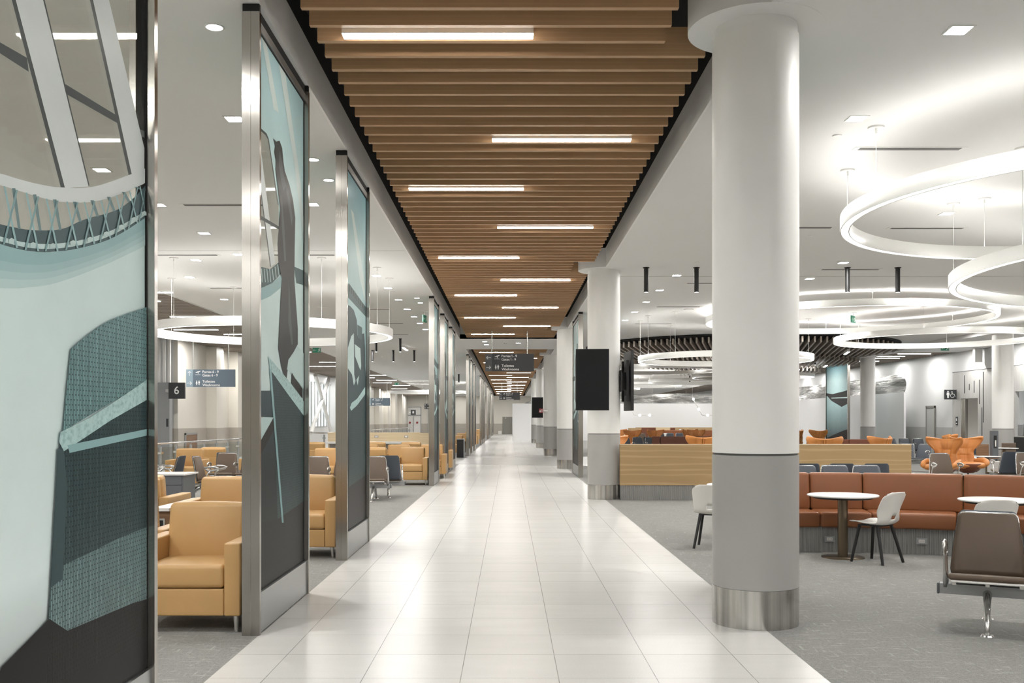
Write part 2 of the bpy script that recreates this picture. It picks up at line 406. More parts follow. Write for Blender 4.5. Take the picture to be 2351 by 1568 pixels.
def glyphs(body, size, bold):
    cu = bpy.data.curves.new('tmp_text', 'FONT'); cu.body = body; cu.size = size; cu.extrude = 0.002; cu.align_x = 'LEFT'; cu.align_y = 'CENTER'; cu.offset = bold
    tmp = bpy.data.objects.new('tmp_text', cu); COL.objects.link(tmp)
    me = bpy.data.meshes.new_from_object(tmp.evaluated_get(bpy.context.evaluated_depsgraph_get()))
    V = [tuple(v.co) for v in me.vertices]; F_ = [tuple(p.vertices) for p in me.polygons]
    bpy.data.objects.remove(tmp); bpy.data.curves.remove(cu); bpy.data.meshes.remove(me)
    return V, F_
def text(body, size, mat, parent, loc, rot=(PI/2, 0, 0), name='lettering', align='LEFT', bold=0.0):
    """white raised lettering; the numeral one is drawn with a flag so it does not read as a letter"""
    mb = MB(); x = 0.0; sp = size*0.30
    n9 = glyphs('9', size, bold)[0]; zb, zt = min(v[1] for v in n9), max(v[1] for v in n9)
    for w in body.split(' '):
        if w == '1':
            st = size*0.045 + bold; h = zt - zb
            c = x + h*0.20
            poly = [(c - st, zb), (c + st, zb), (c + st, zt), (c - st*0.6, zt), (c - h*0.26, zt - h*0.20), (c - h*0.26, zt - h*0.33), (c - st, zt - h*0.22)]
            n = len(poly)
            mb.add([(p[0], p[1], 0.002) for p in poly] + [(p[0], p[1], -0.002) for p in poly], [tuple(range(n))] + [(k, (k+1) % n, n+(k+1) % n, n+k) for k in range(n)])
            x = c + st + sp
        else:
            V, F_ = glyphs(w, size, bold)
            x0 = min(v[0] for v in V); x1 = max(v[0] for v in V)
            mb.add([(v[0] - x0 + x, v[1], v[2]) for v in V], F_); x += x1 - x0 + sp
    if align == 'CENTER':
        mb.v = [(v[0] - (x - sp)/2, v[1], v[2]) for v in mb.v]
    o = mb.build(name, mat, parent, loc, fix=False); o.rotation_euler = rot
    return o
MURAL_A=[
('pale',[(3.453,2.077),(3.476,2.081),(3.509,2.088),(3.549,2.095),(3.591,2.103),(3.63,2.109),(3.668,2.115),(3.705,2.12),(3.743,2.124),(3.784,2.13),(3.827,2.137),(3.871,2.145),(3.916,2.153),(3.965,2.162),(4.02,2.175),(4.085,2.192),(4.164,2.214),(4.256,2.242),(4.359,2.275),(4.465,2.309),(4.569,2.344),(4.676,2.381),(4.792,2.423),(4.906,2.465),(5.008,2.502),(5.083,2.53),(5.083,0.282),(3.453,0.464)]),
('strutdk',[(3.453,3.007),(3.63,3.019),(3.834,3.037),(3.848,2.987),(3.63,2.978),(3.453,2.968)]),
('strutdk',[(4.145,3.047),(4.711,3.086),(4.721,3.051),(4.157,3.008)]),
('strutdk',[(4.988,3.106),(5.083,3.119),(5.083,3.083),(4.988,3.073)]),
('beam',[(3.746,3.227),(3.606,3.458),(3.817,3.567),(3.966,3.323),(4.394,2.664),(4.157,2.6)]),
('strutdk',[(3.716,3.214),(3.581,3.445),(3.606,3.458),(3.746,3.227),(4.161,2.601),(4.124,2.592)]),
('strutdk',[(3.966,3.323),(3.817,3.567),(3.823,3.57),(3.978,3.328),(4.403,2.673),(4.394,2.664)]),
('beam',[(4.44,3.529),(4.27,3.8),(4.435,3.885),(4.618,3.606),(5.065,3.027),(5.065,2.918),(4.89,2.846)]),
('strutdk',[(4.407,3.515),(4.24,3.785),(4.27,3.8),(4.44,3.529),(4.895,2.848),(4.856,2.833)]),
('beam',[(3.453,2.511),(3.475,2.513),(3.507,2.516),(3.546,2.52),(3.588,2.524),(3.63,2.528),(3.675,2.533),(3.724,2.537),(3.776,2.542),(3.828,2.548),(3.879,2.554),(3.928,2.561),(3.976,2.568),(4.025,2.576),(4.074,2.585),(4.124,2.595),(4.178,2.607),(4.233,2.619),(4.29,2.632),(4.347,2.647),(4.403,2.663),(4.455,2.679),(4.505,2.696),(4.554,2.714),(4.608,2.735),(4.669,2.758),(4.746,2.789),(4.838,2.826),(4.934,2.864),(5.021,2.9),(5.083,2.925),(5.083,2.85),(5.049,2.835),(5.001,2.815),(4.946,2.791),(4.887,2.767),(4.829,2.744),(4.769,2.721),(4.706,2.696),(4.642,2.672),(4.58,2.65),(4.52,2.63),(4.463,2.613),(4.407,2.597),(4.353,2.583),(4.3,2.57),(4.248,2.559),(4.198,2.548),(4.149,2.539),(4.101,2.53),(4.054,2.523),(4.008,2.517),(3.962,2.512),(3.917,2.508),(3.873,2.504),(3.832,2.501),(3.793,2.498),(3.757,2.495),(3.725,2.492),(3.694,2.49),(3.663,2.487),(3.63,2.484),(3.592,2.482),(3.551,2.479),(3.511,2.476),(3.477,2.474),(3.453,2.472)]),
('teal',[(3.453,2.263),(3.476,2.263),(3.509,2.263),(3.549,2.263),(3.591,2.263),(3.63,2.264),(3.668,2.265),(3.705,2.266),(3.743,2.268),(3.784,2.27),(3.827,2.274),(3.871,2.279),(3.916,2.285),(3.965,2.292),(4.02,2.302),(4.085,2.316),(4.164,2.335),(4.256,2.358),(4.359,2.386),(4.465,2.417),(4.569,2.45),(4.676,2.49),(4.792,2.538),(4.906,2.589),(5.008,2.634),(5.083,2.667),(5.083,2.605),(5.008,2.575),(4.906,2.533),(4.792,2.486),(4.676,2.441),(4.569,2.402),(4.465,2.368),(4.359,2.336),(4.256,2.306),(4.164,2.281),(4.085,2.26),(4.02,2.245),(3.965,2.234),(3.916,2.226),(3.871,2.219),(3.827,2.213),(3.784,2.207),(3.743,2.203),(3.705,2.2),(3.668,2.197),(3.63,2.195),(3.591,2.192),(3.549,2.189),(3.509,2.186),(3.476,2.184),(3.453,2.183)]),
('tealb',[(3.453,2.192),(3.476,2.193),(3.509,2.195),(3.549,2.197),(3.591,2.2),(3.63,2.202),(3.668,2.205),(3.705,2.207),(3.743,2.21),(3.784,2.214),(3.827,2.219),(3.871,2.226),(3.916,2.232),(3.965,2.24),(4.02,2.251),(4.085,2.266),(4.164,2.287),(4.256,2.312),(4.359,2.341),(4.465,2.374),(4.569,2.408),(4.676,2.447),(4.792,2.492),(4.906,2.539),(5.008,2.581),(5.083,2.612),(5.083,2.577),(5.008,2.547),(4.906,2.507),(4.792,2.462),(4.676,2.418),(4.569,2.38),(4.465,2.346),(4.359,2.312),(4.256,2.282),(4.164,2.255),(4.085,2.234),(4.02,2.218),(3.965,2.207),(3.916,2.198),(3.871,2.191),(3.827,2.184),(3.784,2.178),(3.743,2.173),(3.705,2.169),(3.668,2.166),(3.63,2.162),(3.591,2.158),(3.549,2.154),(3.509,2.15),(3.476,2.147),(3.453,2.145)]),
('tealc',[(3.453,2.149),(3.476,2.151),(3.509,2.154),(3.549,2.157),(3.591,2.161),(3.63,2.165),(3.668,2.169),(3.705,2.172),(3.743,2.176),(3.784,2.18),(3.827,2.186),(3.871,2.193),(3.916,2.2),(3.965,2.209),(4.02,2.221),(4.085,2.236),(4.164,2.258),(4.256,2.284),(4.359,2.315),(4.465,2.348),(4.569,2.382),(4.676,2.42),(4.792,2.464),(4.906,2.509),(5.008,2.55),(5.083,2.579),(5.083,2.549),(5.008,2.521),(4.906,2.482),(4.792,2.439),(4.676,2.396),(4.569,2.359),(4.465,2.324),(4.359,2.29),(4.256,2.259),(4.164,2.231),(4.085,2.209),(4.02,2.193),(3.965,2.181),(3.916,2.171),(3.871,2.164),(3.827,2.156),(3.784,2.15),(3.743,2.144),(3.705,2.14),(3.668,2.136),(3.63,2.131),(3.591,2.126),(3.549,2.121),(3.509,2.116),(3.476,2.112),(3.453,2.11)]),
('teald',[(3.453,2.113),(3.476,2.116),(3.509,2.12),(3.549,2.124),(3.591,2.129),(3.63,2.134),(3.668,2.139),(3.705,2.143),(3.743,2.147),(3.784,2.152),(3.827,2.159),(3.871,2.166),(3.916,2.174),(3.965,2.183),(4.02,2.195),(4.085,2.211),(4.164,2.234),(4.256,2.261),(4.359,2.292),(4.465,2.326),(4.569,2.361),(4.676,2.398),(4.792,2.441),(4.906,2.485),(5.008,2.523),(5.083,2.552),(5.083,2.522),(5.008,2.495),(4.906,2.457),(4.792,2.416),(4.676,2.374),(4.569,2.337),(4.465,2.303),(4.359,2.268),(4.256,2.235),(4.164,2.207),(4.085,2.184),(4.02,2.167),(3.965,2.155),(3.916,2.145),(3.871,2.137),(3.827,2.129),(3.784,2.121),(3.743,2.115),(3.705,2.11),(3.668,2.105),(3.63,2.1),(3.591,2.094),(3.549,2.088),(3.509,2.082),(3.476,2.077),(3.453,2.074)]),
('tealdk',[(3.453,2.325),(3.476,2.326),(3.508,2.328),(3.547,2.331),(3.589,2.334),(3.63,2.338),(3.672,2.341),(3.717,2.345),(3.764,2.35),(3.813,2.355),(3.862,2.362),(3.913,2.371),(3.966,2.381),(4.021,2.392),(4.074,2.404),(4.124,2.418),(4.169,2.432),(4.208,2.448),(4.246,2.464),(4.287,2.482),(4.335,2.5),(4.394,2.521),(4.463,2.543),(4.535,2.566),(4.606,2.589),(4.669,2.612),(4.721,2.632),(4.766,2.652),(4.806,2.672),(4.844,2.692),(4.884,2.713),(4.928,2.738),(4.974,2.767),(5.018,2.795),(5.056,2.82),(5.083,2.838),(5.083,2.667),(5.022,2.64),(4.938,2.602),(4.844,2.559),(4.751,2.519),(4.669,2.486),(4.597,2.459),(4.528,2.436),(4.462,2.415),(4.398,2.396),(4.335,2.378),(4.273,2.361),(4.213,2.345),(4.154,2.331),(4.098,2.319),(4.046,2.308),(3.998,2.298),(3.953,2.291),(3.91,2.284),(3.868,2.279),(3.827,2.274),(3.786,2.271),(3.746,2.268),(3.706,2.267),(3.668,2.265),(3.63,2.264),(3.591,2.263),(3.549,2.263),(3.509,2.263),(3.476,2.263),(3.453,2.263)]),
('palelt',[(3.453,2.286),(3.476,2.287),(3.509,2.288),(3.549,2.289),(3.591,2.29),(3.63,2.292),(3.668,2.294),(3.706,2.296),(3.746,2.298),(3.786,2.301),(3.827,2.305),(3.868,2.31),(3.91,2.316),(3.953,2.323),(3.998,2.331),(4.046,2.34),(4.098,2.352),(4.154,2.365),(4.213,2.379),(4.273,2.395),(4.335,2.413),(4.398,2.431),(4.462,2.451),(4.528,2.473),(4.597,2.497),(4.669,2.524),(4.751,2.557),(4.844,2.598),(4.938,2.64),(5.022,2.678),(5.083,2.706),(5.083,2.681),(5.022,2.654),(4.938,2.616),(4.844,2.574),(4.751,2.534),(4.669,2.501),(4.597,2.474),(4.528,2.45),(4.462,2.429),(4.398,2.41),(4.335,2.391),(4.273,2.374),(4.213,2.358),(4.154,2.344),(4.098,2.331),(4.046,2.32),(3.998,2.311),(3.953,2.303),(3.91,2.297),(3.868,2.291),(3.827,2.286),(3.786,2.283),(3.746,2.28),(3.706,2.278),(3.668,2.276),(3.63,2.274),(3.591,2.273),(3.549,2.271),(3.509,2.27),(3.476,2.27),(3.453,2.269)]),
('tealsh',[(3.557,2.48),(3.581,2.486),(3.618,2.334),(3.6,2.33)]),
('tealsh',[(3.713,2.493),(3.739,2.499),(3.779,2.35),(3.759,2.346)]),
('tealsh',[(3.876,2.507),(3.904,2.514),(3.948,2.377),(3.926,2.372)]),
('tealsh',[(4.046,2.526),(4.077,2.533),(4.124,2.414),(4.101,2.409)]),
('tealsh',[(4.231,2.559),(4.265,2.566),(4.318,2.49),(4.291,2.484)]),
('tealsh',[(4.407,2.605),(4.444,2.613),(4.501,2.551),(4.472,2.545)]),
('tealsh',[(4.588,2.662),(4.628,2.671),(4.69,2.617),(4.659,2.61)]),
('tealsh',[(4.764,2.727),(4.807,2.737),(4.873,2.703),(4.84,2.696)]),
('tealsh',[(4.918,2.789),(4.964,2.801),(5.035,2.803),(4.999,2.795)]),
('teal',[(3.491,2.474),(3.506,2.477),(3.595,2.265),(3.58,2.263)]),
('palelt',[(3.528,2.284),(3.548,2.292),(3.569,2.292),(3.566,2.278),(3.531,2.272)]),
('tealmid',[(3.58,2.48),(3.595,2.483),(3.5,2.265),(3.486,2.262)]),
('teal',[(3.648,2.485),(3.663,2.488),(3.756,2.272),(3.74,2.269)]),
('palelt',[(3.685,2.291),(3.707,2.301),(3.73,2.3),(3.727,2.286),(3.688,2.279)]),
('tealmid',[(3.74,2.493),(3.756,2.496),(3.657,2.267),(3.642,2.264)]),
('teal',[(3.812,2.499),(3.828,2.503),(3.924,2.289),(3.908,2.287)]),
('palelt',[(3.85,2.307),(3.874,2.316),(3.899,2.316),(3.896,2.301),(3.853,2.294)]),
('tealmid',[(3.908,2.507),(3.924,2.511),(3.821,2.275),(3.805,2.272)]),
('teal',[(3.977,2.513),(3.993,2.517),(4.092,2.318),(4.076,2.315)]),
('palelt',[(4.015,2.333),(4.042,2.343),(4.069,2.343),(4.065,2.327),(4.019,2.319)]),
('tealmid',[(4.076,2.528),(4.092,2.532),(3.985,2.299),(3.97,2.296)]),
('teal',[(4.161,2.543),(4.177,2.547),(4.28,2.364),(4.263,2.361)]),
('palelt',[(4.199,2.379),(4.228,2.39),(4.258,2.39),(4.253,2.373),(4.203,2.364)]),
('tealmid',[(4.263,2.563),(4.28,2.567),(4.169,2.337),(4.153,2.334)]),
('teal',[(4.331,2.581),(4.348,2.584),(4.453,2.415),(4.435,2.411)]),
('palelt',[(4.369,2.426),(4.4,2.438),(4.433,2.438),(4.428,2.422),(4.373,2.412)]),
('tealmid',[(4.435,2.608),(4.453,2.612),(4.339,2.378),(4.323,2.375)]),
('teal',[(4.507,2.627),(4.524,2.631),(4.63,2.472),(4.613,2.469)]),
('palelt',[(4.543,2.484),(4.578,2.497),(4.612,2.498),(4.607,2.48),(4.548,2.469)]),
('tealmid',[(4.613,2.665),(4.63,2.669),(4.514,2.434),(4.497,2.431)]),
('teal',[(4.681,2.691),(4.698,2.695),(4.806,2.543),(4.788,2.54)]),
('palelt',[(4.716,2.551),(4.753,2.565),(4.791,2.566),(4.786,2.548),(4.722,2.535)]),
('tealmid',[(4.788,2.73),(4.806,2.734),(4.688,2.492),(4.671,2.489)]),
('teal',[(4.842,2.751),(4.859,2.755),(4.966,2.614),(4.949,2.61)]),
('palelt',[(4.875,2.621),(4.915,2.636),(4.955,2.638),(4.949,2.619),(4.881,2.605)]),
('tealmid',[(4.949,2.795),(4.966,2.799),(4.848,2.562),(4.831,2.559)]),
('teal',[(4.98,2.808),(4.996,2.812),(5.083,2.666),(5.083,2.666)]),
('palelt',[(5.009,2.68),(5.051,2.696),(5.083,2.696),(5.083,2.678),(5.015,2.664)]),
('tealmid',[(5.083,2.849),(5.083,2.849),(4.984,2.622),(4.968,2.618)]),
('weavelt',[(4.198,1.91),(4.201,1.912),(4.204,1.914),(4.209,1.917),(4.218,1.921),(4.231,1.928),(4.251,1.937),(4.275,1.949),(4.303,1.962),(4.335,1.976),(4.371,1.992),(4.41,2.007),(4.453,2.025),(4.5,2.043),(4.555,2.062),(4.618,2.082),(4.701,2.105),(4.803,2.131),(4.912,2.158),(5.012,2.182),(5.083,2.199),(5.083,1.8),(4.618,1.688),(4.124,1.558),(4.157,1.726)]),
('weavedk',[(4.101,1.522),(5.083,1.754),(5.083,0.282),(3.97,0.437),(3.993,0.771),(4.015,0.946),(4.046,1.214)]),
('weavemid',[(4.015,0.937),(4.105,0.987),(4.38,1.005),(4.721,1.033),(5.083,1.046),(5.083,0.658),(4.884,0.684),(4.165,0.698),(3.993,0.699)]),
('tealdk',[(4.077,1.486),(4.133,1.475),(4.165,1.315),(4.124,0.929),(4.085,0.926),(4.015,0.91)]),
('black',[(3.453,0.557),(3.63,0.683),(3.827,0.737),(4.0,0.787),(4.165,0.701),(4.884,0.684),(5.083,0.67),(5.083,0.248),(3.453,0.371)]),
('weaveblk',[(3.993,0.726),(4.165,0.701),(4.884,0.684),(5.083,0.67),(5.083,0.43),(4.38,0.494),(3.97,0.472)]),
('rope',[(4.101,1.555),(4.38,1.615),(4.721,1.711),(5.083,1.818),(5.083,1.713),(4.618,1.605),(4.335,1.527),(4.133,1.473),(4.089,1.513)]),
('teal',[(4.165,1.498),(5.083,1.56),(5.083,1.526),(4.186,1.464)])]
MURAL_B=[
('pale',[(7.429,4.627),(9.005,4.675),(9.005,0.255),(8.026,0.294),(7.429,1.825),(7.429,2.626),(8.026,2.816),(8.026,3.393),(7.677,3.839),(7.608,3.853),(7.429,3.84)]),
('strutdk',[(7.429,3.85),(7.622,3.864),(7.691,3.843),(7.663,3.828),(7.595,3.839),(7.429,3.83)]),
('strutdk',[(7.663,3.835),(7.691,3.843),(8.026,3.393),(7.981,3.383)]),
('beam',[(7.429,3.693),(7.474,3.639),(7.906,2.887),(7.747,2.837),(7.429,3.426)]),
('strutdk',[(7.429,3.426),(7.761,2.839),(7.733,2.831),(7.429,3.373)]),
('strutdk',[(7.429,3.179),(8.026,3.213),(8.026,3.188),(7.429,3.149)]),
('streak',[(8.026,4.618),(8.26,4.632),(8.864,3.779),(8.996,3.488),(8.996,3.246),(8.612,3.872)]),
('streak',[(7.461,4.573),(7.622,4.586),(8.026,4.15),(7.848,4.128)]),
('tealdk',[(7.429,2.786),(7.733,2.814),(8.102,2.944),(8.149,2.853),(7.804,2.713),(7.429,2.619)]),
('tealdk',[(8.595,2.972),(9.005,2.997),(9.005,2.864),(8.683,2.838)]),
('palelt',[(7.448,2.772),(7.469,2.776),(7.509,2.677),(7.488,2.674)]),
('palelt',[(7.53,2.785),(7.552,2.789),(7.592,2.689),(7.57,2.686)]),
('palelt',[(7.614,2.798),(7.636,2.802),(7.677,2.701),(7.655,2.698)]),
('palelt',[(7.7,2.812),(7.722,2.815),(7.764,2.714),(7.742,2.711)]),
('palelt',[(7.787,2.826),(7.81,2.829),(7.853,2.744),(7.83,2.741)]),
('palelt',[(7.877,2.857),(7.9,2.861),(7.945,2.775),(7.921,2.772)]),
('palelt',[(7.969,2.89),(7.993,2.894),(8.038,2.807),(8.014,2.804)]),
('teal',[(7.429,2.619),(7.804,2.713),(8.149,2.835),(8.102,2.719),(7.733,2.598),(7.429,2.526)]),
('deep',[(7.429,1.425),(8.026,1.717),(8.181,1.921),(9.005,1.691),(9.005,0.255),(7.429,0.271)]),
('deep',[(7.429,1.835),(7.906,1.85),(8.026,1.627),(7.848,1.633),(7.429,1.635)]),
('palelt',[(7.429,1.628),(7.833,1.63),(7.429,1.452)]),
('black',[(7.429,1.452),(7.833,1.63),(7.936,1.573),(7.429,1.341)]),
('weavedk',[(7.761,2.01),(8.341,1.834),(9.005,1.651),(9.005,0.619),(8.026,0.438),(7.877,1.485)]),
('black',[(7.429,0.824),(8.026,0.798),(9.005,0.862),(9.005,0.255),(7.429,0.271)]),
('sil',[(7.833,3.885),(7.921,3.885),(8.041,3.927),(8.134,3.892),(8.181,3.787),(8.228,3.726),(8.408,3.648),(8.543,3.547),(8.63,3.412),(8.612,3.176),(8.595,2.864),(8.736,2.434),(8.736,2.296),(8.374,2.117),(8.276,1.925),(8.102,2.064),(7.996,2.201),(8.118,2.794),(7.996,2.919),(7.966,3.058),(8.072,3.367),(7.966,3.558),(7.906,3.65),(7.921,3.725),(7.862,3.78),(7.891,3.841)]),
('silt',[(8.041,3.848),(8.134,3.775),(8.165,3.699),(8.276,3.616),(8.181,3.538),(8.087,3.624),(8.011,3.713)]),
('silt',[(8.26,3.631),(8.408,3.554),(8.526,3.39),(8.492,3.306),(8.358,3.467)]),
('silt',[(8.102,3.519),(8.212,3.25),(8.276,2.966),(8.212,2.955),(8.118,3.231)]),
('silt',[(8.374,2.832),(8.475,2.466),(8.543,2.281),(8.475,2.268),(8.358,2.454)]),
('palelt',[(8.358,2.131),(8.719,2.275),(9.005,2.229),(9.005,1.901),(8.612,1.985),(8.309,2.046)]),
('black',[(8.492,2.029),(8.612,1.985),(8.939,1.899),(8.939,1.811),(8.475,1.933)]),
('rope',[(7.65,2.114),(7.804,2.082),(8.341,1.958),(9.005,1.784),(9.005,1.651),(8.341,1.834),(7.719,2.014)]),
('teal',[(7.691,2.023),(7.761,2.01),(8.181,0.746),(8.118,0.752)])]
MURAL_C=[
('sky',[(11.432,4.642),(12.95,4.685),(12.95,0.161),(11.432,0.242)]),
('streak',[(11.7,4.161),(11.897,4.151),(12.755,3.476),(12.95,3.156),(12.383,3.421)]),
('tealdk',[(11.447,3.206),(11.541,3.245),(12.95,3.121),(12.95,2.993),(11.447,3.068)]),
('black',[(11.572,3.219),(11.61,3.219),(11.61,3.151),(11.572,3.151)]),
('black',[(11.706,3.209),(11.745,3.209),(11.745,3.141),(11.706,3.141)]),
('black',[(11.844,3.199),(11.884,3.199),(11.884,3.13),(11.844,3.13)]),
('black',[(11.984,3.189),(12.025,3.189),(12.025,3.119),(11.984,3.119)]),
('black',[(12.128,3.179),(12.17,3.179),(12.17,3.108),(12.128,3.108)]),
('black',[(12.276,3.168),(12.318,3.168),(12.318,3.096),(12.276,3.097)]),
('black',[(12.427,3.157),(12.47,3.157),(12.47,3.084),(12.427,3.085)]),
('black',[(12.581,3.146),(12.626,3.146),(12.626,3.072),(12.581,3.073)]),
('black',[(12.74,3.135),(12.786,3.135),(12.786,3.06),(12.74,3.061)]),
('deep',[(11.432,2.973),(11.604,2.983),(11.897,2.965),(12.135,2.867),(12.17,2.679),(12.755,2.76),(12.833,2.565),(12.833,2.335),(12.95,2.109),(12.95,0.161),(11.432,0.242)]),
('palelt',[(11.7,2.627),(11.897,2.682),(11.93,2.176),(12.032,2.1),(11.897,2.041),(11.765,2.168),(11.447,2.23),(11.447,2.461)]),
('palelt',[(11.964,2.554),(12.419,2.534),(12.492,2.315),(12.419,2.255),(11.998,2.405)]),
('tealdk',[(12.17,2.816),(12.566,2.816),(12.566,2.658),(12.205,2.655)]),
('palelt',[(12.1,2.119),(12.311,2.183),(12.205,2.052)]),
('rope',[(11.604,1.764),(11.732,1.824),(12.17,1.887),(12.833,2.058),(12.833,1.96),(12.17,1.805),(11.7,1.729)]),
('weavedk',[(11.7,1.718),(12.833,1.931),(12.871,0.603),(11.51,0.605),(11.541,1.432)]),
('black',[(11.432,0.817),(12.95,0.888),(12.95,0.161),(11.432,0.242)])]
# ------------------------------------------------------------------ the room shell
def slab(name, x0, x1, y0, y1, z0, z1, m):
    return struct(MB().box(x0, x1, y0, y1, z0, z1).build(name, m))
BACK = -26.0
EL, ER = -1.87, 1.97            # edges of the tiled corridor
slab('floor', EL, ER, BACK, FAR, -0.1, 0.0, tile)
slab('floor_carpet_left', -8.25, EL, BACK, FAR, -0.1, 0.0, carpet)
slab('floor_carpet_right', ER, 20.3, BACK, FAR, -0.1, 0.0, carpet)
slab('floor_walkway', -16.0, -8.25, BACK, FAR, -0.1, 0.0, light_tile)
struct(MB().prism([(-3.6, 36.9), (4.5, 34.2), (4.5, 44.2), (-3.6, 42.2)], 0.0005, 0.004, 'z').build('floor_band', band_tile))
slab('ceiling', -8.35, -1.885, BACK, FAR, CEIL, 4.9, white_ceiling)
slab('ceiling_right', 1.98, 16.9, BACK, FAR, CEIL, 4.9, white_ceiling)
slab('ceiling_soffit', -1.885, 1.98, 36.7, 42.0, CEIL, 4.9, white_ceiling)
for i, (a, bb) in enumerate(((BACK, 36.7), (42.0, 118.0))):
    slab('trim_%d' % (2*i+1), -1.885, -1.86, a, bb, CEIL, 5.12, fascia_paint)
    slab('trim_%d' % (2*i+2), 1.955, 1.98, a, bb, CEIL, 5.12, fascia_paint)
    slab('ceiling_plenum_top', -1.9, 2.0, a, bb, 5.38, 5.42, black_gap)
    slab('ceiling_plenum_side', -1.9, -1.87, a, bb, 5.12, 5.38, black_gap)
    slab('ceiling_plenum_side', 1.965, 2.0, a, bb, 5.12, 5.38, black_gap)
    slab('ceiling_plenum_end', -1.9, 2.0, bb, bb + 0.03, CEIL + 0.01, 5.38, black_gap if i else fascia_paint)
    slab('ceiling_plenum_end', -1.9, 2.0, a - 0.03, a, CEIL + 0.01, 5.38, black_gap)
slab('ceiling_end', -1.885, 1.98, 118.03, FAR, CEIL, 4.9, white_ceiling)
slab('ceiling_strip_backing', -16, -8.35, BACK, FAR, 5.0, 5.05, black_gap)
slab('ceiling_strip_backing', 16.9, 20.5, BACK, FAR, 5.0, 5.05, black_gap)
slab('trim_5', -8.37, -8.35, BACK, FAR, CEIL - 0.02, 5.0, fascia_paint)
slab('trim_6', 16.4, 16.9, BACK, 60, CEIL - 0.14, CEIL, white_ceiling)
wall_b = slab('wall_back', -16, 20.5, BACK - 0.2, BACK, 0, 5.4, beige_wall)
slab('ceiling_walkway_right', 16.9, 20.5, BACK, 43.8, CEIL, 4.95, white_ceiling)
slab('trim_7', 16.88, 16.9, BACK, FAR, CEIL, 5.0, fascia_paint)
# a joint line in the plaster ceiling
slab('trim_8', 2.3, 16.4, 20.85, 20.87, CEIL - 0.004, CEIL, grey_wainscot)
slab('trim_9', -8.3, -1.9, 17.7, 17.71, CEIL - 0.003, CEIL, grey_wainscot)

def wall_box(name, x0, x1, y0, y1, z0, z1, m): return slab(name, x0, x1, y0, y1, z0, z1, m)
# left gate wall with its taupe wainscot, pilasters and a glazed bay
LW = -12.6
for n_, (a, bb) in (('wall_left', (36.9, 60.0)), ('wall_left_far', (72.5, FAR))):
    wall_box(n_, LW - 0.15, LW, a, bb, 1.33, 5.0, beige_wall)
    wall_box(n_ + '_wainscot', LW - 0.15, LW + 0.015, a, bb, 0.0, 1.33, taupe_wall)
wall_box('wall_left_near', LW - 0.15, LW, BACK, 30.0, 0.0, 5.0, beige_wall)
wall_box('wall_left_return', -16, LW - 0.15, 36.9, 37.05, 1.33, 5.0, greywhite_wall)
wall_box('wall_left_return_wainscot', -16, LW - 0.15, 36.88, 37.05, 0.0, 1.33, taupe_wall)
wall_box('wall_left_outer', -16.1, -16, 30, 37, 0, 5, greywhite_wall)
wall_box('wall_left_recess', -16, LW - 0.15, 29.9, 30.0, 0, 5, greywhite_wall)
for i, y in enumerate((40.4, 43.6, 47.0, 52.0, 57.0, 78.0, 84.5, 91.0, 97.5, 104.0, 110.5)):
    pm = MB().box(LW, LW + 0.42, y, y + 1.0, 1.33, 4.72)
    o = struct(pm.build('wall_left_pilaster', beige_wall))
    struct(MB().box(LW, LW + 0.44, y - 0.01, y + 1.01, 0, 1.33).build('wall_left_pilaster_wainscot', taupe_wall))
wall_box('trim_10', LW, LW + 0.10, 44.9, 44.95, 0, 4.7, vent_dark)
# end wall, door and the gate doors at the far left
wall_box('wall_end', -16, 20.5, FAR, FAR + 0.2, 1.33, 5.2, beige_wall)
wall_box('wall_end_wainscot', -16, 20.5, FAR - 0.02, FAR + 0.2, 0.0, 1.33, taupe_wall)
dr = thing('door_1', 'grey double door in the far end wall of the corridor', 'door', (0, FAR - 0.03, 0)); dr['kind'] = 'structure'
MB().box(-0.80, -0.72, -0.05, 0, 0, 2.16).box(0.62, 0.70, -0.05, 0, 0, 2.16).box(-0.72, 0.62, -0.05, 0, 2.1, 2.16).build('door_frame', door_grey, dr)
for sx in (0, 1):
    x0 = -0.72 + sx*0.93
    l = MB().box(x0 + 0.01, x0 + (0.92 if not sx else 0.40), -0.03, 0, 0.01, 2.1).build('door_leaf', door_grey, dr)
    MB().box(x0 + 0.2, x0 + 0.38, -0.06, -0.03, 2.0, 2.06).build('door_closer', alu, l)
for k, X in enumerate((-11.9, -9.4)):
    gd = thing('glass_gate_door', ['glass gate doors with red round stickers under the sign numbered eight', 'glazed gate door beside the numbered gate doors, farther along the end wall'][k], 'door', (X, FAR - 0.06, 0))
    w = 1.9 if k == 0 else 1.4
    MB().box(-w/2, -w/2 + 0.08, -0.05, 0.03, 0, 3.4).box(w/2 - 0.08, w/2, -0.05, 0.03, 0, 3.4).box(-w/2, w/2, -0.05, 0.03, 2.3, 2.42).box(-w/2, w/2, -0.05, 0.03, 3.32, 3.4).box(-0.03, 0.03, -0.05, 0.03, 0, 2.3).build('door_frame', alu_beam, gd)
    MB().box(-w/2 + 0.08, w/2 - 0.08, -0.01, 0.0, 0.02, 3.32).build('door_glass', white_top, gd)
    if k == 0:
        for sx in (-0.45, 0.45):
            MB().cyl((sx, -0.055, 1.45), (sx, -0.04, 1.45), 0.13, seg=20).build('round_sticker', red_sign, gd)
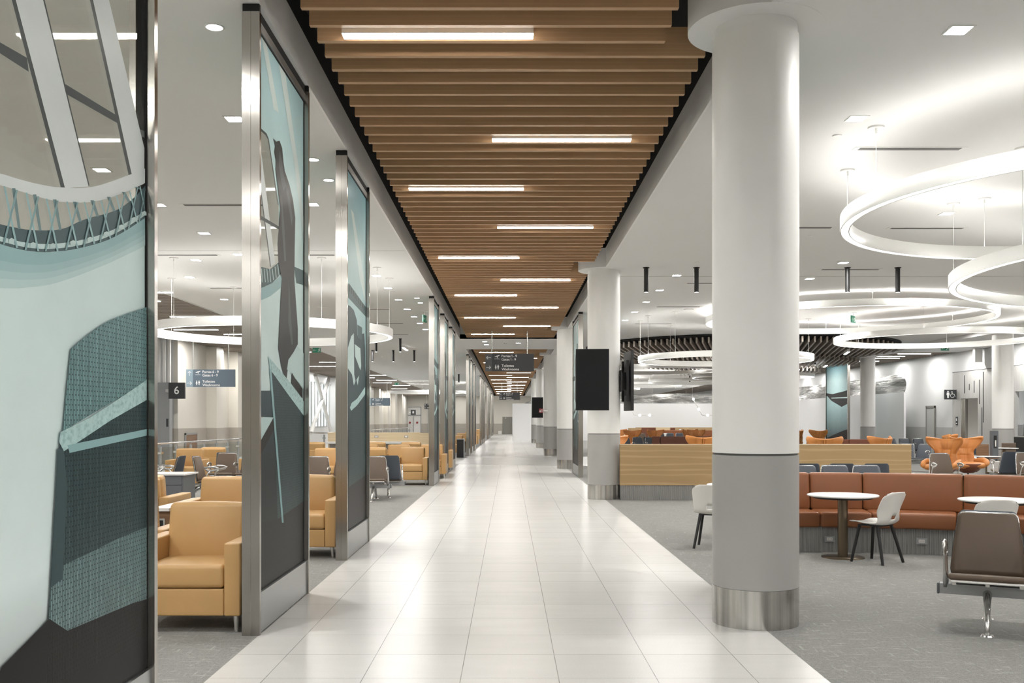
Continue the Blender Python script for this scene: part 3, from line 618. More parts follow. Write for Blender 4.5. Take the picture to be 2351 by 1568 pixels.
# glazed bay in the left wall: bright sky behind, mullions and cross bracing
wall_box('wall_left_bay_sill', LW - 0.15, LW, 60.0, 72.5, 0.0, 1.25, greywhite_wall)
wall_box('wall_left_bay_head', LW - 0.15, LW, 60.0, 72.5, 4.2, 5.0, greywhite_wall)
wn = thing('window_1', 'tall glazed bay with dark mullions in the left gate wall', 'window', (LW - 0.1, 60.0, 0)); wn['kind'] = 'structure'
MB().box(0.02, 0.03, 0, 12.5, 1.25, 4.2).build('window_pane', window_glass, wn)
fr = MB()
for k in range(13): fr.box(0.0, 0.10, k*1.03, k*1.03 + 0.07, 1.25, 4.2)
fr.box(0, 0.12, 0, 12.5, 1.2, 1.28).box(0, 0.12, 0, 12.5, 4.14, 4.22)
fr.build('window_frame', grey_wainscot, wn)
wall_box('wall_left_bay_pier', LW - 0.15, LW + 0.3, 68.6, 69.5, 0, 4.72, greywhite_wall)
bc = thing('cross_brace', 'white crossed steel bracing tubes standing inside the glazed bay', 'brace', (LW + 0.55, 60.2, 0))
for a, c_ in (((0, 0.2, 4.5), (0, 6.6, 0.05)), ((0, 4.8, 4.5), (0, -1.2, 0.9))):
    MB().cyl(a, c_, 0.13, seg=12).build('brace_tube', white_paint, bc)
# right wall with the washroom entrance
RW = 20.3
wall_box('wall_right_far', RW, RW + 0.15, 44.4, FAR, 1.33, 5.0, greywhite_wall)
wall_box('wall_right_far_wainscot', RW - 0.015, RW + 0.15, 44.4, FAR, 0, 1.33, grey_wainscot)
PZ = 3.85
wall_box('wall_right_header', RW, RW + 0.15, BACK, 44.4, PZ, 5.0, greywhite_wall)
def opening(y0, y1): return [(RW + 0.02, RW + 0.15, y0, y1, 2.75, PZ)]
pw = MB()
for (y0, y1, z0) in ((43.55, 44.4, 0), (42.0, 43.55, 2.62), (40.75, 42.0, 0), (40.05, 40.75, 2.72), (38.9, 40.05, 0), (35.6, 38.9, 2.80), (20.0, 35.6, 0), (BACK, 20.0, 0)):
    pw.box(RW, RW + 0.15, y0, y1, z0, PZ - 0.015)
struct(pw.build('wall_right', grey_weave_wall))
wall_box('wall_right_lining', RW - 0.004, RW, 38.9, 44.4, PZ - 0.03, PZ, vent_dark)
wall_box('wall_right_passage', RW + 1.9, RW + 2.0, 38.9, 46, 0, 3, taupe_wall)
wall_box('wall_right_passage_roof', RW + 0.15, RW + 2.0, 33, 46, 2.9, 3.0, greywhite_wall)
wall_box('wall_right_passage_end', RW + 0.15, RW + 2.0, 44.4, 44.5, 0, 3, taupe_wall)
wall_box('wall_right_passage_side', RW + 0.15, RW + 1.9, 40.75, 40.9, 0, 2.9, grey_weave_wall)
wall_box('wall_right_kitchen', RW + 0.6, RW + 0.7, 33.5, 38.9, 0, 3.0, granite_dark)
sl = MB()
for (y, z0, z1) in ((43.2, 2.85, 3.65), (42.75, 2.98, 3.25), (42.3, 2.85, 3.38), (41.82, 2.35, 3.40), (41.48, 1.55, 3.72), (41.6, 0.95, 2.2)):
    sl.box(RW - 0.006, RW, y, y + 0.055, z0, z1)
struct(sl.build('wall_right_slots', black_metal))
jb = thing('steel_corner_guard', 'rounded steel jamb at the near edge of the washroom entrance', 'jamb', (RW + 0.08, 43.4, 0))
MB().cyl((0, 0, 0), (0, 0, 2.6), 0.14, seg=20).build('jamb_post', steel_post, jb)
gd = thing('door_2', 'narrow grey door in the right wall beside the hoarding', 'door', (RW - 0.02, 46.6, 0)); gd['kind'] = 'structure'
MB().box(-0.03, 0, -0.42, 0.42, 0, 2.25).build('door_leaf', grey_wainscot, gd)
MB().box(-0.05, 0, -0.5, -0.42, 0, 2.35).box(-0.05, 0, 0.42, 0.5, 0, 2.35).box(-0.05, 0, -0.5, 0.5, 2.25, 2.35).build('door_frame', door_grey, gd)

# ------------------------------------------------------------------ hoarding and plastic sheeting
HX = 19.5
h = tag(MB().box(HX, HX + 0.1, 47.9, 81.0, 0, 3.05).build('construction_hoarding', hoarding_paint), 'pale grey board hoarding running along the right wall', 'hoarding')
h = tag(MB().box(0.32, HX + 0.1, 81.0, 81.1, 0, 3.1).box(0.30, 0.40, 81.1, 88.0, 0, 3.1).build('construction_hoarding', hoarding_paint), 'pale grey board hoarding closing off the far end of the hall across the corridor', 'hoarding')
def sheet(name, pts, label):
    mb = MB(); n = len(pts)
    for (x0, y0, zb0, zt0), (x1, y1, zb1, zt1) in zip(pts, pts[1:]):
        K = 8; vs = []; fs = []
        for i in range(K+1):
            for j in range(5):
                t, u = i/K, j/4
                wob = 0.09*math.sin(9*t + 3*u + x0) * math.sin(PI*u)
                vs.append((x0+(x1-x0)*t + (wob if abs(x1-x0) < abs(y1-y0) else 0), y0+(y1-y0)*t + (0 if abs(x1-x0) < abs(y1-y0) else wob), (zb0+(zb1-zb0)*t)*(1-u) + (zt0+(zt1-zt0)*t)*u))
        for i in range(K):
            for j in range(4): fs.append((i*5+j, (i+1)*5+j, (i+1)*5+j+1, i*5+j+1))
        mb.add(vs, fs, 0, True)
    return tag(mb.build(name, sheeting, fix=False), label, 'plastic sheet')
sheet('plastic_sheeting', [(HX + 0.05, 47.9, 3.05, 3.95), (HX + 0.05, 58, 3.05, 3.9), (HX + 0.05, 69, 3.05, 3.9), (HX + 0.05, 80.9, 3.05, 3.85)], 'crumpled clear plastic sheet taped above the hoarding along the right wall')
sheet('plastic_sheeting', [(1.3, 81.05, 3.1, 3.12), (2.6, 81.05, 3.1, 3.7), (9.0, 81.05, 3.1, 3.72), (14.0, 81.05, 3.1, 3.95), (HX, 81.05, 3.1, 3.85)], 'crumpled clear plastic sheet above the hoarding across the far end of the hall')

# ------------------------------------------------------------------ columns
COLY = [7.74, 20.1, 33.0, 45.7, 58.6, 71.2]
def make_column():
    r = thing('column', '', 'column')
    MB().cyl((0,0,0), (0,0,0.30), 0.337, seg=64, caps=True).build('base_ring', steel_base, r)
    MB().cyl((0,0,0.302), (0,0,1.335), 0.337, seg=64).build('sleeve', grey_sleeve, r)
    MB().cyl((0,0,1.335), (0,0,1.352), 0.326, seg=64).build('reveal', vent_dark, r)
    MB().cyl((0,0,1.352), (0,0,4.64), 0.337, seg=64).build('shaft', white_paint, r)
    MB().cyl((0,0,4.64), (0,0,4.719), 0.325, seg=64).build('collar', white_paint, r)
    return r
colp = make_column()
PC = Proto(colp)
cl = []
for i, y in enumerate(COLY):
    c = PC.put((1.965, y, 0), 0, ['big round white column nearest the camera, with a grey sleeve and steel base', 'round column carrying two black screens beside the long oak divider', 'round column standing beyond the steel framed glass panel on the right', 'fourth round column along the corridor edge, behind the red fire sign', 'round column with a single black screen far down the corridor', 'last round column of the corridor row, before the grey hoarding'][i], 'round columns along the corridor')
    cl.append(c)
for i, y in enumerate((33.2, 45.7)):
    PC.put((16.9, y, 0), 0, ['round column beside the washroom entrance, in the row along the right wall', 'round column standing in front of the grey hoarding and plastic sheeting'][i], 'round columns along the right wall')
for i, y in enumerate(COLY):
    MB().cyl((0,0,CEIL - 0.002), (0,0,5.10), 0.53, seg=64).build('capital', white_ceiling, cl[i])

# ------------------------------------------------------------------ slatted ceilings
def baffle_ceiling(name, label, y0, y1, pitch, x0, x1, zb, ht, th, m, xr=None):
    r = thing(name, label, 'slatted ceiling', ((x0+x1)/2, y0, zb))
    cx = (x0+x1)/2; ys = []; y = y0
    while y < y1: ys.append(y); y += pitch
    rest = MB(); protos = {}
    for i, y in enumerate(ys):
        xe = xr(y) if xr else x1
        if i < 100:
            if xe not in protos:
                protos[xe] = MB().box(x0 - cx, xe - cx, -th/2, th/2, 0, ht).build('baffle', m, r, (0, y - y0, 0))
            else:
                c = protos[xe].copy(); COL.objects.link(c); c.parent = r; c.location = (0, y - y0, 0)
        else: rest.box(x0 - cx, xe - cx, y - y0 - th/2, y - y0 + th/2, 0, ht)
    if rest.v:
        o = rest.build('baffles', m, r); o['kind'] = 'stuff'
    return r
def near_col(y): return 1.30 if any(abs(y - c) < 0.62 for c in COLY) else 1.70
baffle_ceiling('wood_slat_ceiling', 'brown wood slat ceiling over the near stretch of the tiled corridor', 6.135, 36.6, 0.327, -1.595, 1.70, 4.765, 0.25, 0.055, baffle_wood, near_col)
baffle_ceiling('wood_slat_ceiling', 'brown wood slat ceiling over the far stretch of the corridor beyond the white soffit', 42.2, 117.9, 0.60, -1.595, 1.70, 4.765, 0.25, 0.055, baffle_wood, near_col)
baffle_ceiling('wood_slat_ceiling', 'grey brown slat ceiling strip along the left gate wall', 15.0, 118.0, 0.34, -12.58, -8.40, 4.72, 0.22, 0.06, grey_wood)
baffle_ceiling('wood_slat_ceiling', 'grey brown slat ceiling strip along the right wall above the washrooms', 44.0, 118.0, 0.34, 16.95, 20.25, 4.72, 0.22, 0.06, grey_wood)
def cloud(cx, cy, R, ang, label, nz):
    r = thing('round_slat_cloud', label, 'slatted ceiling', (cx, cy, 4.3 + nz), ang)
    z0 = 0.0
    MB().cyl((0,0,0.36 - nz), (0,0,0.41 - nz), R + 0.12, seg=72).build('backing_disc', black_gap, r)
    n = int(2*R/0.215); 
    for k in range(n + 1):
        x = -R + 0.05 + k*(2*R - 0.1)/n
        L = math.sqrt(max(R*R - x*x, 0.0)) - 0.02
        if L > 0.25: MB().box(-0.03, 0.03, -L, L, 0, 0.2).build('baffle', grey_wood, r, (x, 0, z0))
    return r
cloud(9.54, 40.4, 6.2, -0.24, 'large round grey slat ceiling nearest the camera over the right hall', 0.12)
cloud(11.07, 46.3, 5.3, -0.24, 'round grey slat ceiling overlapping beneath the largest one', 0.0)
cloud(13.4, 54.6, 4.0, -0.24, 'round grey slat ceiling farthest down the right hall', 0.0)

# ------------------------------------------------------------------ lights in the slats
def linear_light(name_mat, L, w, z0, h, m, top):
    r = thing('linear_light', '', 'ceiling light')
    MB().box(-L/2, L/2, -w/2, w/2, 0.012, h).build('housing', white_paint, r)
    MB().box(-L/2 + 0.004, L/2 - 0.004, -w/2 + 0.003, w/2 - 0.003, 0, 0.012).build('diffuser', m, r)
    for X in (-L*0.35, L*0.35): MB().cyl((X, 0, h), (X, 0, top), 0.006, seg=6).build('hanger', alu_beam, r)
    return r
def mid_gap(y, y0, p): k = math.floor((y - y0)/p); return y0 + (k + 0.5)*p
PL = Proto(linear_light('', 1.56, 0.10, 0, 0.12, bar_glow, 0.634))
near = [(7.98, 0), (10.95, 1), (13.25, 0), (15.93, 1), (18.86, 0), (21.62, 1), (24.21, 0), (26.88, 1), (29.57, 0), (32.12, 1), (34.97, 0)]
for i, (y, s) in enumerate(near):
    PL.put((-0.58 if not s else 0.59, mid_gap(y, 6.135, 0.327), 4.745), 0, '%s glowing bar light from the camera in the brown corridor slats' % nth(i), 'bar lights in the corridor slats')
for i in range(20):
    y = 44.6 + i*3.6
    PL.put((-0.58 if i % 2 == 0 else 0.62, mid_gap(y, 42.2, 0.60), 4.745), 0, '%s bar light beyond the white soffit in the far corridor slats' % nth(i), 'bar lights in the far corridor slats')
PW = Proto(linear_light('', 1.5, 0.10, 0, 0.12, bar_cool, 0.309))
Ls = [(23.2, -8.85), (25.2, -9.75), (28.9, -9.3), (32.8, -10.6), (34.5, -9.4), (37.8, -8.95), (43.5, -9.6), (47.5, -10.6), (51.0, -9.2), (54.5, -10.5), (59.0, -9.5), (65.0, -9.0), (69.0, -10.3), (73.0, -9.2), (78.0, -10.2), (84.0, -9.3), (92.0, -10.4), (100.0, -9.4), (108.0, -10.4)]
for i, (y, x) in enumerate(Ls):
    PW.put((x, mid_gap(y, 15.0, 0.34), 4.69), 0, '%s bar light in the grey slat strip along the left wall' % nth(i), 'bar lights in the left slat strip')
Rs = [(44.6, 18.6), (46.2, 18.1), (47.6, 18.4), (50.0, 18.3), (54.0, 18.2), (59.0, 17.8), (62.5, 18.6), (67.0, 18.0), (73.0, 18.6)]
for i, (y, x) in enumerate(Rs):
    PW.put((x, mid_gap(y, 44.0, 0.34), 4.69), 0, '%s bar light in the grey slat strip along the right wall' % nth(i), 'bar lights in the right slat strip')
Cs = [(5.7, 41.4, 'bar light at the near left rim of the largest round slat ceiling'), (7.8, 39.4, 'bar light in the largest round slat ceiling, close to the big white column'), (12.6, 43.2, 'bar light slanting below the slats behind the fourth ring light'), (15.2, 46.6, 'bar light at the right rim of the lower round slat ceiling'), (13.3, 38.2, 'bar light seen inside the ring near the right rim of the largest slat ceiling'), (8.9, 46.0, 'bar light in the lower round slat ceiling behind the fifth ring')]
for x, y, lab in Cs:
    o = PW.put((x, y, 4.28 if y < 42 else 4.24), PI/2 - 0.24, lab, 'bar lights in the round slat ceilings')

# ------------------------------------------------------------------ ring pendants
def ring_light(cx, cy, R, zb, angs, label):
    r = thing('ring_pendant', label, 'pendant light', (cx, cy, zb), 0, 'white ring lights over the halls')
    H, W = 0.17, 0.105
    seg = 96 if cy < 40 and cy > 3 else 48
    MB().lathe([(R, 0), (R, H), (R - 0.012, H), (R - 0.012, 0), (R, 0)], seg).lathe([(R - W, 0), (R - W, H), (R - W + 0.012, H), (R - W + 0.012, 0), (R - W, 0)], seg).lathe([(R - 0.012, H*0.5), (R - W + 0.012, H*0.5)], seg).build('hoop', white_paint, r)
    MB().lathe([(R - 0.012, 0.006), (R - W + 0.012, 0.006)], seg).build('diffuser', ring_glow, r, fix=False)
    MB().lathe([(R - 0.012, H - 0.01), (R - W + 0.012, H - 0.01)], 48).build('uplight', ring_up, r, fix=False)
    for a in angs:
        x, y = (R - W/2)*math.cos(math.radians(a)), (R - W/2)*math.sin(math.radians(a))
        c = MB().cyl((x, y, H - 0.02), (x, y, CEIL - zb), 0.003, seg=6).build('cable', cable_white, r)
        MB().cyl((x, y, CEIL - zb - 0.018), (x, y, CEIL - zb), 0.085, seg=24).cyl((x, y, CEIL - zb - 0.07), (x, y, CEIL - zb - 0.018), 0.012, seg=8).build('canopy', white_paint, c)
    return r
A6 = [152, 188, 92, 32, 332, 272, 228]
ring_light(6.75, 10.68, 2.94, 3.87, A6, 'ring light nearest the camera, cut off by the right frame edge')
ring_light(9.95, 11.8, 4.2, 3.44, [110, 150, 190, 230, 270, 70], 'widest ring light, second in from the right frame edge')
ring_light(9.3, 26.76, 3.8, 4.35, [80, 20, 320, 260, 200, 140], 'ring light half hidden behind the big white column, glowing close to the ceiling')
ring_light(12.73, 28.9, 2.91, 3.98, [180, 120, 60, 0, 300, 240], 'ring light hung in front of the washroom wall')
ring_light(6.53, 29.4, 2.6, 3.41, [198, 165, 225, 120, 60, 0, 300], 'low ring light hung in front of the largest round slat ceiling')
ring_light(6.4, 44.2, 3.1, 3.87, [170, 110, 50, 350, 290, 230], 'ring light behind the one under the largest slat ceiling')
ring_light(12.7, 50.6, 3.1, 3.87, [180, 120, 60, 0, 300, 240], 'far ring light at the left rim of the big column, middle height')
ring_light(11.3, 57.0, 3.1, 3.87, [180, 120, 60, 0, 300, 240], 'far ring light with its left tip above the hanging globe lamps')
ring_light(8.0, 62.5, 3.1, 3.87, [180, 120, 60, 0, 300, 240], 'far ring light with its right tip above the globe lamps')
ring_light(6.2, 69.0, 3.1, 3.87, [180, 120, 60, 0, 300, 240], 'farthest ring light in front of the hoarding')
ring_light(13.8, 86.5, 3.1, 3.6, [180, 120, 60, 0, 300, 240], 'faint ring light tip just above the plastic sheet over the far hoarding')
ring_light(-4.98, 20.5, 2.51, 3.39, [235, 305, 340, 15, 165, 90, 125], 'ring light over the left lounge, seen through the glass panels')
ring_light(-6.6, 78.0, 3.2, 3.87, [150, 90, 30, 330, 270, 210], 'far ring light over the left gates beyond the hanging sign')

for yy in (-6.5,):  # rings out of view, added to brighten ceilings and show in the steel
    ring_light(-5.0, yy, 2.5, 3.39, [30, 90, 150, 210, 270, 330], 'unseen ring light added over the left lounge behind the camera')
    ring_light(7.2, yy, 2.86, 3.87, [30, 90, 150, 210, 270, 330], 'unseen ring light added over the right hall behind the camera')
ring_light(-5.0, 2.6, 2.5, 3.39, [30, 90, 150, 210, 270, 330], 'unseen ring light added over the left lounge beside the camera')
ring_light(7.2, 2.4, 2.86, 3.87, [30, 90, 150, 210, 270, 330], 'unseen ring light added over the right hall beside the camera')
# ------------------------------------------------------------------ downlights, diffusers, sensors
def downlight_sq():
    r = thing('square_downlight', '', 'downlight')
    MB().box(-0.10, 0.10, -0.10, -0.082, -0.008, 0).box(-0.10, 0.10, 0.082, 0.10, -0.008, 0).box(-0.10, -0.082, -0.082, 0.082, -0.008, 0).box(0.082, 0.10, -0.082, 0.082, -0.008, 0).build('trim_frame', white_paint, r)
    MB().box(-0.082, 0.082, -0.082, 0.082, -0.004, 0).build('lens', down_glow, r)
    return r
def downlight_rd():
    r = thing('round_downlight', '', 'downlight')
    MB().lathe([(0.062, 0), (0.062, -0.008), (0.078, -0.008), (0.078, 0)], 24).build('trim_frame', white_paint, r)
    MB().cyl((0, 0, -0.004), (0, 0, 0), 0.062, seg=24).build('lens', down_glow, r)
    return r
PS, PR = Proto(downlight_sq()), Proto(downlight_rd())
def row(P, pts, fmt_, grp):
    for i, (x, y) in enumerate(pts): P.put((x, y, CEIL + 0.0005), 0, fmt_ % nth(i), grp)
row(PS, [(3.58, 7.73), (3.58, 9.98), (3.58, 20.71), (3.58, 23.05), (3.58, 25.31), (3.58, 27.63), (3.58, 29.88), (3.58, 32.1)], '%s square downlight from the camera in the right ceiling row beside the corridor', 'square downlights right of the corridor')
row(PS, [(6.57, 14.55), (6.57, 16.8), (6.57, 19.06), (6.57, 21.2)], '%s square downlight from the camera in the ceiling row through the ring lights', 'square downlights among the rings')
row(PS, [(-2.83, 10.0), (-2.83, 13.94), (-2.83, 20.75), (-2.83, 22.7), (-2.83, 24.86), (-2.83, 26.95), (-2.83, 28.89), (-2.83, 30.81), (-2.83, 32.85)], '%s square downlight from the camera in the left ceiling row beside the corridor', 'square downlights left of the corridor')
row(PS, [(-5.05, 12.03), (-5.05, 13.97), (-5.05, 16.07), (-5.05, 18.1), (-6.05, 18.75), (-6.9, 20.96), (-7.27, 24.77)], '%s square downlight from the camera in the ceiling over the left lounge', 'square downlights over the left lounge')
row(PR, [(-2.33, 7.67), (-2.33, 11.55), (-2.33, 12.53), (-2.33, 24.5), (-2.33, 25.5)], '%s round downlight from the camera in the ceiling above the glass panels', 'round downlights above the glass panels')
for i, (x, y, a) in enumerate(((-0.95, 37.9, 0.1), (-0.92, 39.4, 0.1), (0.37, 38.6, 0.0))):
    o = PS.put((x, y, CEIL - 0.001), a, ['square light in the white soffit, the nearer of the pair left of the sign rod', 'square light in the white soffit, the farther of the pair left of the sign rod', 'single square light in the white soffit right of the speaker grille'][i], 'square lights in the corridor soffit')
for i, (x, y) in enumerate(((-4.35, 40.6), (-2.45, 40.6))):
    PW.put((x, y, CEIL - 0.1), PI/2, ['slanting bar light on the ceiling between the black tube lights', 'slanting bar light on the ceiling next to the steel panel posts'][i], 'bar lights on the left ceiling')
def slot(L):
    r = thing('slot_diffuser', '', 'air vent')
    MB().box(-L/2, L/2, -0.07, 0.07, -0.006, 0).build('flange', white_paint, r)
    MB().box(-L/2 + 0.06, L/2 - 0.06, -0.045, -0.008, -0.009, -0.005).box(-L/2 + 0.06, L/2 - 0.06, 0.008, 0.045, -0.009, -0.005).build('slots', vent_dark, r)
    return r
PV = Proto(slot(1.28))
row(PV, [(4.58, 11.09), (4.6, 15.6), (4.6, 21.88), (4.6, 26.37), (4.6, 30.95)], '%s long slot diffuser in the right ceiling row near the corridor', 'slot diffusers right of the corridor')
row(PV, [(6.74, 15.65), (7.0, 19.9)], '%s long slot diffuser in the ceiling seen under the ring lights', 'slot diffusers among the rings')
row(PV, [(-4.1, 13.97), (-6.05, 18.17), (-3.85, 18.17), (-6.4, 22.67), (-3.9, 26.98), (-3.95, 30.81), (-4.2, 34.83)], '%s long slot diffuser in the ceiling over the left lounge', 'slot diffusers over the left lounge')
def sensor():
    r = thing('ceiling_sensor', '', 'sensor'); MB().cyl((0,0,-0.012), (0,0,0), 0.05, seg=20).build('cover', white_paint, r); return r
PSn = Proto(sensor())
for x, y, lab in ((3.58, 10.58, 'small round cover plate in the ceiling beside the second square downlight'), (5.05, 16.3, 'small round cover plate in the ceiling seen inside the nearest ring'), (6.45, 18.9, 'small round cover plate above the black tube lights on the right'), (3.68, 19.0, 'small round cover plate above the black tube lights by the big column'), (-2.8, 23.3, 'small round cover plate in the left ceiling between square downlights')):
    PSn.put((x, y, CEIL - 0.001), 0, lab, 'ceiling cover plates')
for x, y, lab in ((-5.1, 26.4, 'white round ceiling speaker above the left ring light'), (5.0, 27.0, 'white round ceiling speaker right of the second slot diffuser over the far hall')):
    o = thing('ceiling_speaker', lab, 'speaker', (x, y, CEIL)); MB().cyl((0,0,-0.012), (0,0,0.0005), 0.14, seg=28).build('cover', white_paint, o); MB().cyl((0,0,-0.013), (0,0,-0.011), 0.11, seg=28).build('mesh', fascia_paint, o)
sp = thing('speaker_grille', 'small striped speaker grille in the white corridor soffit', 'speaker', (-0.15, 38.6, CEIL))
MB().box(-0.1, 0.1, -0.1, 0.1, -0.006, 0).build('plate', white_paint, sp); MB().box(-0.05, -0.015, -0.08, 0.08, -0.01, -0.005).box(0.015, 0.05, -0.08, 0.08, -0.01, -0.005).build('slots', black_metal, sp)
def tube_light():
    r = thing('black_tube_light', '', 'ceiling light')
    MB().cyl((0,0,-0.012), (0,0,0), 0.065, seg=24).build('ceiling_plate', black_metal, r)
    MB().cyl((0,0,-0.50), (0,0,-0.012), 0.046, seg=24).build('tube', black_metal, r)
    MB().cyl((0,0,-0.502), (0,0,-0.495), 0.036, seg=20).build('lens', globe_glow, r)
    return r
PT = Proto(tube_light())
for i, x in enumerate((2.78, 3.80, 6.86, 7.88)):
    PT.put((x, 19.66, CEIL - 0.001), 0, ['black tube light just right of the round column with screens', 'black tube light just left of the big white column', 'black tube light just right of the big white column, above the ring lights', 'black tube light under the nearest ring, second right of the big white column'][i], 'black tube lights over the oak divider')
for i, (x, y) in enumerate(((-4.09, 36.5), (-5.0, 36.5), (-4.15, 42.5), (-5.07, 42.5), (-5.98, 42.5))):
    PT.put((x, y, CEIL - 0.001), 0, ['black tube light hung highest in the left hall, beside a slanting bar light', 'black tube light behind the left ring light tip', 'rightmost black tube light of the lower three in the left hall', 'middle black tube light of the lower three in the left hall', 'leftmost black tube light of the lower three in the left hall'][i], 'black tube lights in the left hall')
for i, (x, y) in enumerate(((7.0, 46.0), (14.2, 45.0), (12.3, 66.0), (14.1, 66.0), (16.0, 66.0))):
    PT.put((x, y, CEIL - 0.001), 0, ['far black tube light just right of the edge-on screen', 'far black tube light left of the big column, below the ring rims', 'leftmost of three far black tube lights above the hoarding', 'middle of three far black tube lights above the hoarding', 'rightmost of three far black tube lights, next to the big column'][i], 'far black tube lights in the right hall')
for i, (x, y) in enumerate(((-3.0, 58.0), (-2.4, 58.0))):
    PT.put((x, y, CEIL - 0.3), 0, ['dark tube light between the far steel posts on the left, left one', 'dark tube light between the far steel posts on the left, right one'][i], 'far black tube lights on the left')

# lamps just below the downlight lenses, plus added fill lamps with no fixture
def lamp(x, y, e, s=0.22, z=CEIL - 0.02):
    l = bpy.data.lights.new('downlight_and_fill_lamp', 'AREA'); l.shape = 'SQUARE'; l.size = s; l.energy = e; l.color = (1.0, 0.985, 0.955)
    o = bpy.data.objects.new('downlight_and_fill_lamp', l); COL.objects.link(o); o.location = (x, y, z)
    return o
EN = 62.0
for y in (10.0, 13.94, 18.0, 22.7, 26.95, 30.81): lamp(-2.83, y, EN*0.8)
for y in (5.5, 0.5, -5, -11, -17, -23): lamp(-2.83, y, EN); lamp(-6.0, y, EN)  # unseen fill added around and behind the camera
for x, y in ((-5.05, 12.03), (-5.05, 16.07), (-6.9, 20.96), (-7.27, 24.77), (-6.0, 30.0), (-6.0, 36.0)): lamp(x, y, EN)
for k in range(13):
    lamp(-2.83, 39.0 + k*6.4, EN); lamp(-6.0, 42.0 + k*6.4, EN)  # fill added down the far left hall
for y in (7.73, 12.25, 16.77, 20.71, 25.31, 29.88): lamp(3.58, y, EN*0.8)
for y in (14.55, 19.06, 23.6, 28.1): lamp(6.57, y, EN)
for y in (2.0, -5, -11, -17, -23): lamp(3.58, y, EN); lamp(8.5, y, EN); lamp(13.5, y, EN)  # unseen fill added over the right hall beside and behind the camera
for X in (9.7, 12.8, 15.6):
    for k in range(20): lamp(X, 6.0 + k*5.6 + (2.0 if X == 12.8 else 0), EN)
for X in (3.58, 6.57):
    for k in range(15): lamp(X, 35.5 + k*5.6, EN)
for k in range(24): lamp(-11.6, 2 + k*5.0, EN*1.2, z=4.69)  # fill added to brighten the left gate wall
for k in range(17): lamp(19.3, 14 + k*4.0, EN*1.2, z=4.69)
for k in range(5): lamp(0.0, -24 + k*6.0, EN, z=4.70)  # unseen fill added over the corridor behind the camera
for y in (113.0, 117.5): lamp(0.4, y, EN*0.6, z=4.74)  # added to brighten the end wall
# ------------------------------------------------------------------ steel framed glass picture panels
def panel(y0, mural, label, L=1.81, x=-1.86, side=1, grp='steel framed glass panels along the corridor'):
    """side=1 shows its picture towards +X (left row), side=-1 towards -X (right row)"""
    r = thing('glass_picture_panel', label, 'partition panel', (x, y0, 0), 0, grp)
    s = side; T = 0.133; F_ = 0.045; ZT = 4.66
    def bx(mb, a, b_, y_0, y_1, z0, z1):
        xs = sorted((-a*s, -b_*s)); return mb.box(xs[0], xs[1], y_0, y_1, z0, z1)
    for yy in (0.0, L - F_):
        mb = MB()
        bx(mb, 0, T/2 - 0.0012, yy, yy + F_, 0, ZT); bx(mb, T/2 + 0.0012, T, yy, yy + F_, 0, ZT)
        bx(mb, T/2 - 0.002, T/2 + 0.002, yy + 0.004, yy + F_ - 0.004, 0, ZT)
        p = mb.build('post', steel_post, r)
        bx(MB(), 0.004, T - 0.004, yy + 0.003, yy + F_ - 0.003, ZT, CEIL - 0.003).build('shadow_cap', black_gap, p)
    bx(MB(), 0.018, T - 0.018, F_, L - F_, 0.004, 0.305).build('kick_plate', steel_plate, r)
    bx(MB(), 0.03, T - 0.03, F_, L - F_, 4.575, ZT - 0.02).build('top_rail', steel_plate, r)
    gk = MB()
    bx(gk, 0.04, T - 0.04, F_, F_ + 0.016, 0.305, 4.575); bx(gk, 0.04, T - 0.04, L - F_ - 0.016, L - F_, 0.305, 4.575)
    bx(gk, 0.04, T - 0.04, F_, L - F_, 0.305, 0.318); bx(gk, 0.04, T - 0.04, F_, L - F_, 4.56, 4.575)
    bx(gk, 0.034, T - 0.034, F_, L - F_, ZT - 0.02, CEIL - 0.004)
    gk.build('gasket', black_gap, r)
    bx(MB(), 0.046, 0.062, F_ + 0.01, L - F_ - 0.01, 0.31, 4.57).build('glass_pane', mural_glass, r)
    if mural:
        yoff, layers = mural
        mats = []; mb = MB()
        for k, (mn, poly) in enumerate(layers):
            if INK[mn] not in mats: mats.append(INK[mn])
            xx = -s*(0.0455 - 0.00015*(k + 1))
            P = [(xx, max(F_ + 0.012, min(L - F_ - 0.012, p[0] - yoff)), max(0.314, min(4.565, p[1]))) for p in poly]
            mb.add(P, [tuple(range(len(P)))], mats.index(INK[mn]))
        mb.build('printed_picture', mats, r, fix=False)
    return r
YA, YB, YC = 3.325, 7.235, 11.15
panel(YA, (YA, MURAL_A), 'glass panel nearest the camera, printed with a wicker chair below a laced rim')
panel(YB, (YB, MURAL_B), 'second glass panel, printed with a dark standing figure above a wicker chair')
panel(YC, (YC, MURAL_C), 'third glass panel, blue at the top and dark below with a pale chair arm')
for y, (o_, mm), lab in ((24.1, (YC, MURAL_C), 'fourth glass panel, right behind the tan armchair in the left lounge gap'), (28.0, (YB, MURAL_B), 'fifth glass panel, middle one of the second group of three'), (31.9, (YC, MURAL_C), 'sixth glass panel, last of the second group, before the black cabinet')):
    panel(y, (o_, mm), lab)
def simple_mural(L): return [('deep', [(0, 0.31), (L, 0.31), (L, 2.4), (0, 2.9)]), ('sky', [(0, 2.9), (L, 2.4), (L, 4.57), (0, 4.57)]), ('tealdk', [(0, 2.9), (L*0.5, 2.2), (L, 2.9), (L, 3.2), (L*0.5, 2.5), (0, 3.2)])]
k = 0
for g in (45.0, 65.9, 86.8, 107.6):
    for j in range(3):
        panel(g + 3.9*j, (0, simple_mural(1.81)), 'far glass panel with bright steel posts, %s beyond the white soffit' % nth(k)); k += 1
panel(8.0, (0, simple_mural(1.45)), 'glass panel hidden behind the big white column, only its steel edge showing', 1.45, 1.985, -1)
